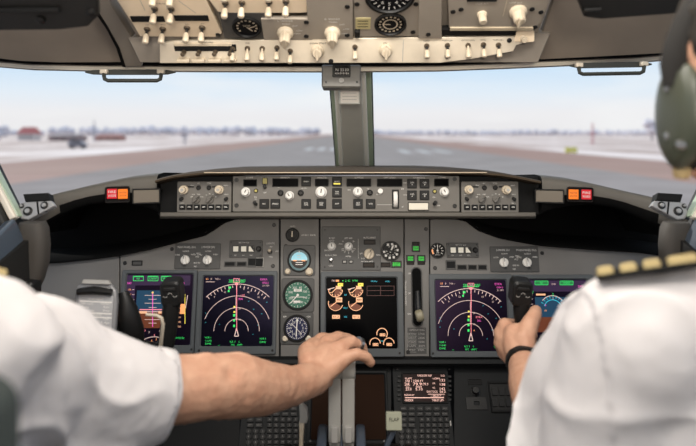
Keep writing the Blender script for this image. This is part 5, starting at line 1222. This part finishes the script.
# ------------------------------------------------------------------ people
def blob(parts, name, m, vox, smooth=6, parent=None, fn=None):
    """one continuous surface grown over overlapping tapered limbs; parts are lists of (point, radius, flatten)"""
    b = MB(m)
    for pts in parts:
        P = [Vector(p[0]) for p in pts]; R = [p[1] for p in pts]
        # rounded ends
        d0 = (P[0]-P[1]).normalized(); d1 = (P[-1]-P[-2]).normalized()
        P2 = [P[0]+d0*R[0]*.85, P[0]+d0*R[0]*.55]+P+[P[-1]+d1*R[-1]*.55, P[-1]+d1*R[-1]*.85]; R2 = [R[0]*.45, R[0]*.80]+R+[R[-1]*.80, R[-1]*.45]
        sq = pts[0][2] if len(pts[0]) > 2 else 1.0
        b.tube(P2, R2, 18, sq)
    o = b.build(name)
    md = o.modifiers.new('r', 'REMESH'); md.mode = 'VOXEL'; md.voxel_size = vox
    if smooth: ms = o.modifiers.new('s', 'SMOOTH'); ms.iterations = smooth; ms.factor = .5
    dg = bpy.context.evaluated_depsgraph_get(); me = bpy.data.meshes.new_from_object(o.evaluated_get(dg))
    old = o.data; o.modifiers.clear(); o.data = me; bpy.data.meshes.remove(old)
    if fn:
        nr = [v.normal.copy() for v in me.vertices]
        for v, n in zip(me.vertices, nr): v.co = v.co+n*fn(v.co, n)
    me.polygons.foreach_set('use_smooth', [True]*len(me.polygons)); me.update()
    if not me.materials: me.materials.append(M[m])
    if parent is not None: o.parent = parent
    return o
def V(px, py, Y): return W(px, py, Y)
def wr(freq, amp, dirv, seed, f2=60, a2=.0012):
    """cloth folds: ridges across dirv, broken up by noise"""
    D = Vector(dirv).normalized()
    def f(c, n):
        t = c.dot(D)*freq+3.0*noise.noise(c*7+Vector((seed, 0, 0))); q = noise.noise(c*5+Vector((0, seed, 0)))
        return amp*(1-abs(math.sin(t)))**2*max(0, q+.35)*2+amp*.9*noise.noise(c*9)+a2*noise.noise(c*f2)
    return f
def torso(sx, Y0, zs, zh, w=.17):
    """pelvis to neck for someone seated: sx centre x, zs shoulder height, zh hip height"""
    c = lambda dx, y, z: Vector((sx+dx, y, z))
    body = []
    for s in (-1, 1):
        body.append([(c(s*.05, Y0+.03, zh), .115, .74), (c(s*.06, Y0+.02, zh+.2), .105), (c(s*.075, Y0+.025, zs-.16), .115), (c(s*.06, Y0+.015, zs-.06), .085)])
        body.append([(c(s*.03, Y0, zs-.01), .055), (c(s*w*.6, Y0, zs-.035), .055), (c(s*w, Y0, zs-.06), .058)])
    body.append([(c(0, Y0+.012, zs-.02), .080), (c(0, Y0+.02, zs-.24), .090)])
    body.append([(c(0, Y0-.005, zs-.01), .058), (c(0, Y0+.01, zs+.10), .054)])
    return body
def head(sx, Y0, z):
    c = lambda dx, y, dz: Vector((sx+dx, Y0+y, z+dz))
    h = [[(c(0, -.03, .035), .080), (c(0, .015, .03), .080), (c(0, .03, .0), .070)], [(c(0, .045, -.03), .058), (c(0, .06, -.085), .038)], [(c(0, -.01, -.08), .052), (c(0, -.015, -.17), .053)],
         [(c(0, .098, .01), .010), (c(0, .116, -.022), .013)], [(c(-.018, .088, -.062), .010), (c(.018, .088, -.062), .010)]]
    for s in (-1, 1):
        h += [[(c(s*.078, .0, .012), .013), (c(s*.083, -.012, -.02), .010)], [(c(s*.032, .082, .022), .014), (c(s*.034, .084, .021), .013)]]
    return h
def eyes(root, sx, Y0, z):
    for s in (-1, 1):
        b = MB('white').lathe([(.002, -.009), (.009, -.004), (.010, 0), (.009, .004), (.005, .0085), (.001, .0095)], (0, 0, 0), 14); b.use('blackm').disc(0, 0, .004, .0098, 10)
        o = b.build('eye', root); o.location = (sx+s*.032, Y0+.092, z+.018); o.rotation_euler = (-PI/2, 0, 0)
def legs(sx, Y0, zh):
    L = []
    for s in (-1, 1):
        L.append([(Vector((sx+s*.09, Y0+.02, zh)), .085), (Vector((sx+s*.13, Y0+.26, zh+.02)), .078), (Vector((sx+s*.16, Y0+.46, zh+.03)), .062)])
        L.append([(Vector((sx+s*.16, Y0+.46, zh+.03)), .060), (Vector((sx+s*.15, Y0+.56, zh-.18)), .054), (Vector((sx+s*.14, Y0+.62, zh-.38)), .042)])
    return L
def shoes(root, sx, Y0, zh):
    for s in (-1, 1):
        b = MB('black'); x = sx+s*.14; y = Y0+.62; z = FLZ+.002
        b.loops([[(x+a*w_, y+d, z+h_*(1+t)/2) for a, t in ((-1, -1), (1, -1), (1, .4), (.5, 1), (-.5, 1), (-1, .4))] for d, w_, h_ in ((-.06, .03, .07), (0, .036, .10), (.06, .042, .085), (.14, .045, .055), (.19, .03, .035))]); b.build('shoe', root, bevel=.008)

# ---- left pilot
SXL, YL = -.545, .66
zsL, zhL = H-.165, H-.70
seat(SXL, 'dark green grey pilot seat at the left edge under the left pilot')
elbow, wrist = V(212, 386, 1.00), V(316, 378, 1.205)
body = torso(SXL, YL, zsL, zhL)+head(SXL, YL+.02, zsL+.26)+legs(SXL, YL, zhL)
body.append([(Vector((SXL+.17, YL+.02, zsL-.07)), .056), (V(70, 376, .83), .050), (V(118, 387, .885), .048), (V(166, 390, .95), .049), (elbow, .0475)])
body.append([(elbow, .0475), (V(236, 385, 1.04), .0505), (V(264, 388, 1.09), .0435), (V(292, 386, 1.15), .0335), (wrist, .0300)])
body.append([(V(204, 368, .99), .024), (V(228, 372, 1.03), .020)])
# left arm on the left yoke
lh = V(60, 322, 1.25)
body.append([(Vector((SXL-.17, YL+.02, zsL-.07)), .056), (Vector((SXL-.24, YL+.12, zsL-.30)), .046), (V(-10, 345, 1.08), .042), (V(44, 340, 1.21), .029)])
body.append([(V(44, 340, 1.21), .03), (V(52, 330, 1.24), .034), (V(58, 322, 1.26), .03)])
# right hand laid over the thrust levers: back of the hand, four fingers bent over the far side, thumb below on the near lever
kn = [V(313.5, 345.5, 1.285), V(327, 342.5, 1.27), V(339, 347.5, 1.25), V(346.5, 357, 1.23)]
for q, r in zip(kn, (.0165, .0165, .0155, .0145)):
    a = wrist+(q-wrist)*.12; body.append([(a, .023), (wrist+(q-wrist)*.6, .0185), (q, r)])
body.append([(wrist+(kn[1]-wrist)*.25, .028), (wrist+((kn[1]+kn[2])/2-wrist)*.7, .025)])
body.append([(V(309, 362, 1.22), .021), (V(308, 352, 1.25), .020), (V(313, 346, 1.28), .017)])
fing = [[(kn[0], .0150), (V(322, 338.5, 1.305), .0125), (V(334, 338.5, 1.325), .0105), (V(338, 346, 1.335), .0095)],
        [(kn[1], .0152), (V(338, 337.6, 1.295), .0128), (V(349, 339, 1.315), .0110), (V(354, 347, 1.322), .0098)],
        [(kn[2], .0146), (V(352, 341.5, 1.27), .0128), (V(361.5, 346.5, 1.285), .0112), (V(364, 355, 1.290), .0100)],
        [(kn[3], .0135), (V(358, 353.8, 1.235), .0118), (V(367.5, 357.8, 1.243), .0104), (V(371.0, 363.0, 1.248), .0092)]]
body += fing
body.append([(wrist+Vector((.012, .02, -.008)), .018), (V(322, 382, 1.245), .0165), (V(332, 377, 1.275), .013), (V(340, 371, 1.29), .0105)])
dent = V(230, 373, .985)
PL = blob(body, 'person', 'skin', .0034, 5, fn=lambda c, n: .0009*noise.noise(c*70)+.0006*noise.noise(c*160)-.007*math.exp(-((c-dent).length/.013)**2))
tag(PL, 'person in a white short sleeved shirt reaching right across for the thrust levers', 'person')
nails = [(fing[3][-1][0], fing[3][-2][0])]
sh = torso(SXL, YL, zsL+.004, zhL+.02, .175)[:5]
sh = [[(p[0], p[1]+.018)+tuple(p[2:]) for p in q] for q in sh]
sh.append([(Vector((SXL+.15, YL+.01, zsL-.085)), .080), (V(28, 374, .80), .094), (V(70, 389, .84), .086), (V(110, 393, .88), .080), (V(156, 398.5, .932), .0675)])
sh.append([(Vector((SXL-.17, YL+.02, zsL-.08)), .075), (Vector((SXL-.225, YL+.10, zsL-.24)), .068)])
S = blob(sh, 'shirt', 'shirt', .005, 20, PL, wr(46, .0065, (.5, .35, .75), 3))
def cut_end(o, p, n, cone=None):
    """trim a garment with a plane so that it ends in a clean hem"""
    bm = bmesh.new(); bm.from_mesh(o.data)
    vs = [v for v in bm.verts if (v.co-p).dot(n) > 0 and (v.co-p).length < .16]
    bmesh.ops.delete(bm, geom=vs, context='VERTS')
    bm.to_mesh(o.data); bm.free()
hemp = V(158, 397, .935); hemn = (V(212, 399, .985)-V(166, 396, .94)).normalized()
hemn = (hemn+Vector((.0, 0, -.05))).normalized()
cut_end(S, hemp-hemn*.004, hemn)
md = S.modifiers.new('cloth', 'SOLIDIFY'); md.thickness = .0022
# sleeve hem
def hem(parent, p, n, r, name='sleeve_hem', wd=.022, sq=1.0):
    a = n.cross(Vector((0, 0, 1))).normalized(); u = a.cross(n).normalized(); b = MB('shirt'); L = []
    for d, rr_ in ((-wd, r+.001), (-wd+.002, r+.0025), (0, r+.0025), (.001, r), (-.004, r-.003)):
        L.append([p+n*d+(a*math.cos(2*PI*j/40)+u*sq*math.sin(2*PI*j/40))*(rr_+.0022*math.sin(j*.9)) for j in range(40)])
    return b.loops(L, False, False).build(name, parent, ang=70)
hem(PL, hemp, hemn, .0645)
blob([[(p[0], p[1]+.012) for p in q] for q in legs(SXL, YL, zhL)]+[[(Vector((SXL-.06, YL+.02, zhL)), .125), (Vector((SXL+.06, YL+.02, zhL)), .125)]], 'trousers', 'trousers', .008, 5, PL, wr(30, .006, (0, 1, .2), 8))
shoes(PL, SXL, YL, zhL); eyes(PL, SXL, YL+.02, zsL+.26)
def hair(root, sx, Y0, z):
    c = lambda dx, y, dz: Vector((sx+dx, Y0+y, z+dz))
    return blob([[(c(0, -.045, .05), .082), (c(0, .02, .062), .074)], [(c(0, -.05, .0), .078), (c(0, -.045, -.07), .058)]], 'hair', 'hair', .006, 4, root, lambda q, n: .004*noise.noise(q*60))
hair(PL, SXL, YL+.02, zsL+.26)
def epaulette(root, a, b_, up, w=.055, t=.010, bars=4):
    d = (b_-a); ln = d.length; d.normalize(); s = d.cross(up).normalized(); u = s.cross(d)
    X = Matrix(((d.x, s.x, u.x, a.x), (d.y, s.y, u.y, a.y), (d.z, s.z, u.z, a.z), (0, 0, 0, 1)))
    g = MB('blackm'); g.X = X; g.rbox(ln/2, 0, ln, w, -.006, t*.45, .008, .002, 4); e_ = g.build('epaulette', root)
    for i in range(bars):
        g = MB('gold'); g.X = X; f = (.10, .33, .56, .85)[i]; g.rbox(ln*f, 0, (.018 if i < 3 else .030), w+.004, -.002, t, .003, .003, 3); g.build('gold_bar', e_)
epaulette(PL, V(0, 279, .74), V(-75, 262, .70), Vector((0, .24, 1)), .05)
def collar(root, sx, Y0, zs):
    b = MB('shirt'); X = Matrix.Translation((sx, Y0-.002, zs+.036)) @ Matrix.Rotation(-.18, 4, 'X'); b.X = X
    b.lathe([(.076, -.022), (.0655, .018), (.0625, .020), (.0655, .014), (.079, -.018), (.080, -.024)], (0, 0, 0), 36); return b.build('collar', root)
collar(PL, SXL, YL, zsL)
# ring
r1, r2 = fing[2][1][0], fing[2][2][0]
ax = (r2-r1).normalized(); c = r1+(r2-r1)*.62
b = MB('steel'); b.X = Matrix.Translation(c) @ ax.to_track_quat('Z', 'Y').to_matrix().to_4x4(); b.lathe([(.0120, -.0040), (.0152, -.0035), (.0152, .0035), (.0120, .0040)], (0, 0, 0), 28); b.rbox(.010, -.010, .008, .008, -.003, .003, .002, .001); b.build('ring', PL)

# ---- right pilot
SXR, YR = .50, .72
zsR, zhR = H-.182, H-.70
seat(SXR, 'dark green grey pilot seat behind the right pilot')
w2 = V(524, 362, 1.17); el2 = V(552, 428, .96)
body = torso(SXR, YR, zsR, zhR)+head(SXR-.05, YR+.02, H+.055)+legs(SXR, YR, zhR)
body.append([(Vector((SXR-.17, YR+.02, zsR-.07)), .056), (V(575, 370, .86), .05), (el2, .044)])
body.append([(el2, .044), (V(540, 408, 1.03), .0415), (V(529, 384, 1.10), .034), (w2, .0275)])
ey = 1.25
kn = [V(505, 325.5, 1.235), V(501, 333.5, 1.235), V(501, 343, 1.23), V(504, 352.5, 1.225)]
for q, r in zip(kn, (.0150, .0155, .0150, .0138)):
    body.append([(w2+(q-w2)*.1, .021), (w2+(q-w2)*.6, .0185), (q, r)])
body.append([(w2, .026), (V(517, 345, 1.195), .026), (V(515, 334, 1.205), .022)])
for i, q in enumerate(kn):
    yy = (326, 334.5, 343.5, 352)[i]; rr = (.0125, .013, .0125, .0115)[i]
    body.append([(q, rr*1.12), (V(504, yy-1.5, 1.268), rr), (V(517, yy-1, 1.287), rr*.92), (V(529, yy, 1.275), rr*.84), (V(533, yy+1, 1.262), rr*.78)])
body.append([(w2+Vector((.004, 0, .004)), .021), (V(524, 338, 1.185), .020), (V(530, 324, 1.20), .0165), (V(534.5, 315, 1.215), .0135), (V(536, 310.5, 1.23), .0115)])
# right arm resting towards the lap
body.append([(Vector((SXR+.17, YR+.02, zsR-.07)), .056), (Vector((SXR+.23, YR+.08, zsR-.32)), .046), (Vector((SXR+.17, YR+.28, zsR-.40)), .038), (Vector((SXR+.12, YR+.36, zsR-.41)), .028)])
body.append([(Vector((SXR+.12, YR+.36, zsR-.41)), .03), (Vector((SXR+.10, YR+.42, zsR-.42)), .034), (Vector((SXR+.09, YR+.47, zsR-.44)), .026)])
PR = blob(body, 'person', 'skin', .0034, 5, fn=lambda c, n: .0009*noise.noise(c*70)+.0006*noise.noise(c*160))
tag(PR, 'person in a white shirt with gold epaulette bars gripping the right yoke', 'person')
sh = torso(SXR, YR, zsR+.004, zhR+.02, .175)[:5]
sh = [[(p[0], p[1]+.014)+tuple(p[2:]) for p in q] for q in sh]
sh.append([(V(638, 322, .74), .060), (V(609, 345, .79), .074), (V(586, 385, .83), .080), (V(569, 432, .855), .080), (V(561, 470, .86), .078)])
sh.append([(V(622, 330, .735), .066), (V(612, 400, .745), .078), (V(604, 470, .75), .080)])
sh.append([(Vector((SXR-.10, YR+.01, zsR-.10)), .080), (Vector((SXR-.14, YR+.01, zsR-.20)), .085), (Vector((SXR-.12, YR+.01, zsR-.36)), .088)])
sh.append([(Vector((SXR+.17, YR+.02, zsR-.08)), .075), (Vector((SXR+.225, YR+.06, zsR-.24)), .068)])
fw = wr(40, .0055, (.1, .3, 1), 11)
S = blob(sh, 'shirt', 'shirt', .0055, 40, PR, lambda c, n: fw(c, n)*(1 if c.x > .276 else .6)-(.0045 if c.x < .276+.012*math.sin((c.z-H)*9) else 0))
md = S.modifiers.new('cloth', 'SOLIDIFY'); md.thickness = .0022
blob([[(p[0], p[1]+.012) for p in q] for q in legs(SXR, YR, zhR)]+[[(Vector((SXR-.06, YR+.02, zhR)), .125), (Vector((SXR+.06, YR+.02, zhR)), .125)]], 'trousers', 'trousers', .008, 5, PR, wr(30, .006, (0, 1, .2), 9))
shoes(PR, SXR, YR, zhR); eyes(PR, SXR-.05, YR+.02, H+.055); hair(PR, SXR-.05, YR+.02, H+.055)
epaulette(PR, V(597, 275.5, .735), V(697, 261, .70), Vector((0, .29, 1)), .05, .007)
collar(PR, SXR-.015, YR, zsR)
# wrist band
ax = (w2-V(529, 384, 1.10)).normalized(); b = MB('black'); b.X = Matrix.Translation(w2-ax*.004) @ ax.to_track_quat('Z', 'Y').to_matrix().to_4x4()
b.lathe([(.0275, -.008), (.0325, -.007), (.033, 0), (.0325, .007), (.0275, .008)], (0, 0, 0), 32); b.build('wristband', PR)

# ---- headset on the right pilot
HY0 = YR+.02; hc = Vector((SXR-.05, HY0, H+.055))
HS = bpy.data.objects.new('headset', None); COL.objects.link(HS); HS.location = hc+Vector((.008, 0, -.004)); tag(HS, 'dark green grey headset with an oval ear cup at the right edge', 'headset')
for s in (-1, 1):
    X = Matrix.Translation((s*.074, -.005, -.030)) @ Matrix.Rotation(s*PI/2, 4, 'Y') @ Matrix.Rotation(PI/2, 4, 'Z') @ Matrix.Diagonal((1.1, 1.12, .62, 1))
    el = lambda a, b_, z: [(a*math.cos(2*PI*j/32), b_*math.sin(2*PI*j/32), z) for j in range(32)]
    b = MB('foam'); b.X = X; b.loops([el(.036, .050, -.012), el(.042, .056, -.004), el(.043, .057, .008), el(.040, .053, .012)]); b.build('ear_cushion', HS)
    b = MB('cup'); b.X = X; b.loops([el(.039, .053, .010), el(.041, .056, .016), el(.040, .054, .028), el(.033, .045, .038), el(.020, .028, .043), el(.006, .009, .0445)]); c = b.build('ear_cup', HS, ang=60)
    for q in ((.0, .022), (.0, -.026), (-.024, .03)):
        b = MB('steel'); b.X = X; b.cyl(q[0], q[1], .0045, .034, .045, 12); b.build('cup_screw', c)
    b = MB('tan'); b.X = X; b.rbox(.004, .050, .026, .030, .008, .022, .006, .004, 4); b.build('hinge_pad', HS)
b = MB('foam'); pth = [(.094*math.cos(t), -.008, -.0+.126*math.sin(t)) for t in [PI*i/16 for i in range(17)]]
b.tube(pth, [.012]+[.017]*15+[.012], 12); b.build('headband', HS)
b = MB('black'); b.tube([(.11, .03, -.04), (.105, .08, -.07), (.07, .125, -.085), (.02, .135, -.085)], [.004, .0035, .0035, .0075], 10); b.build('boom_microphone', HS)
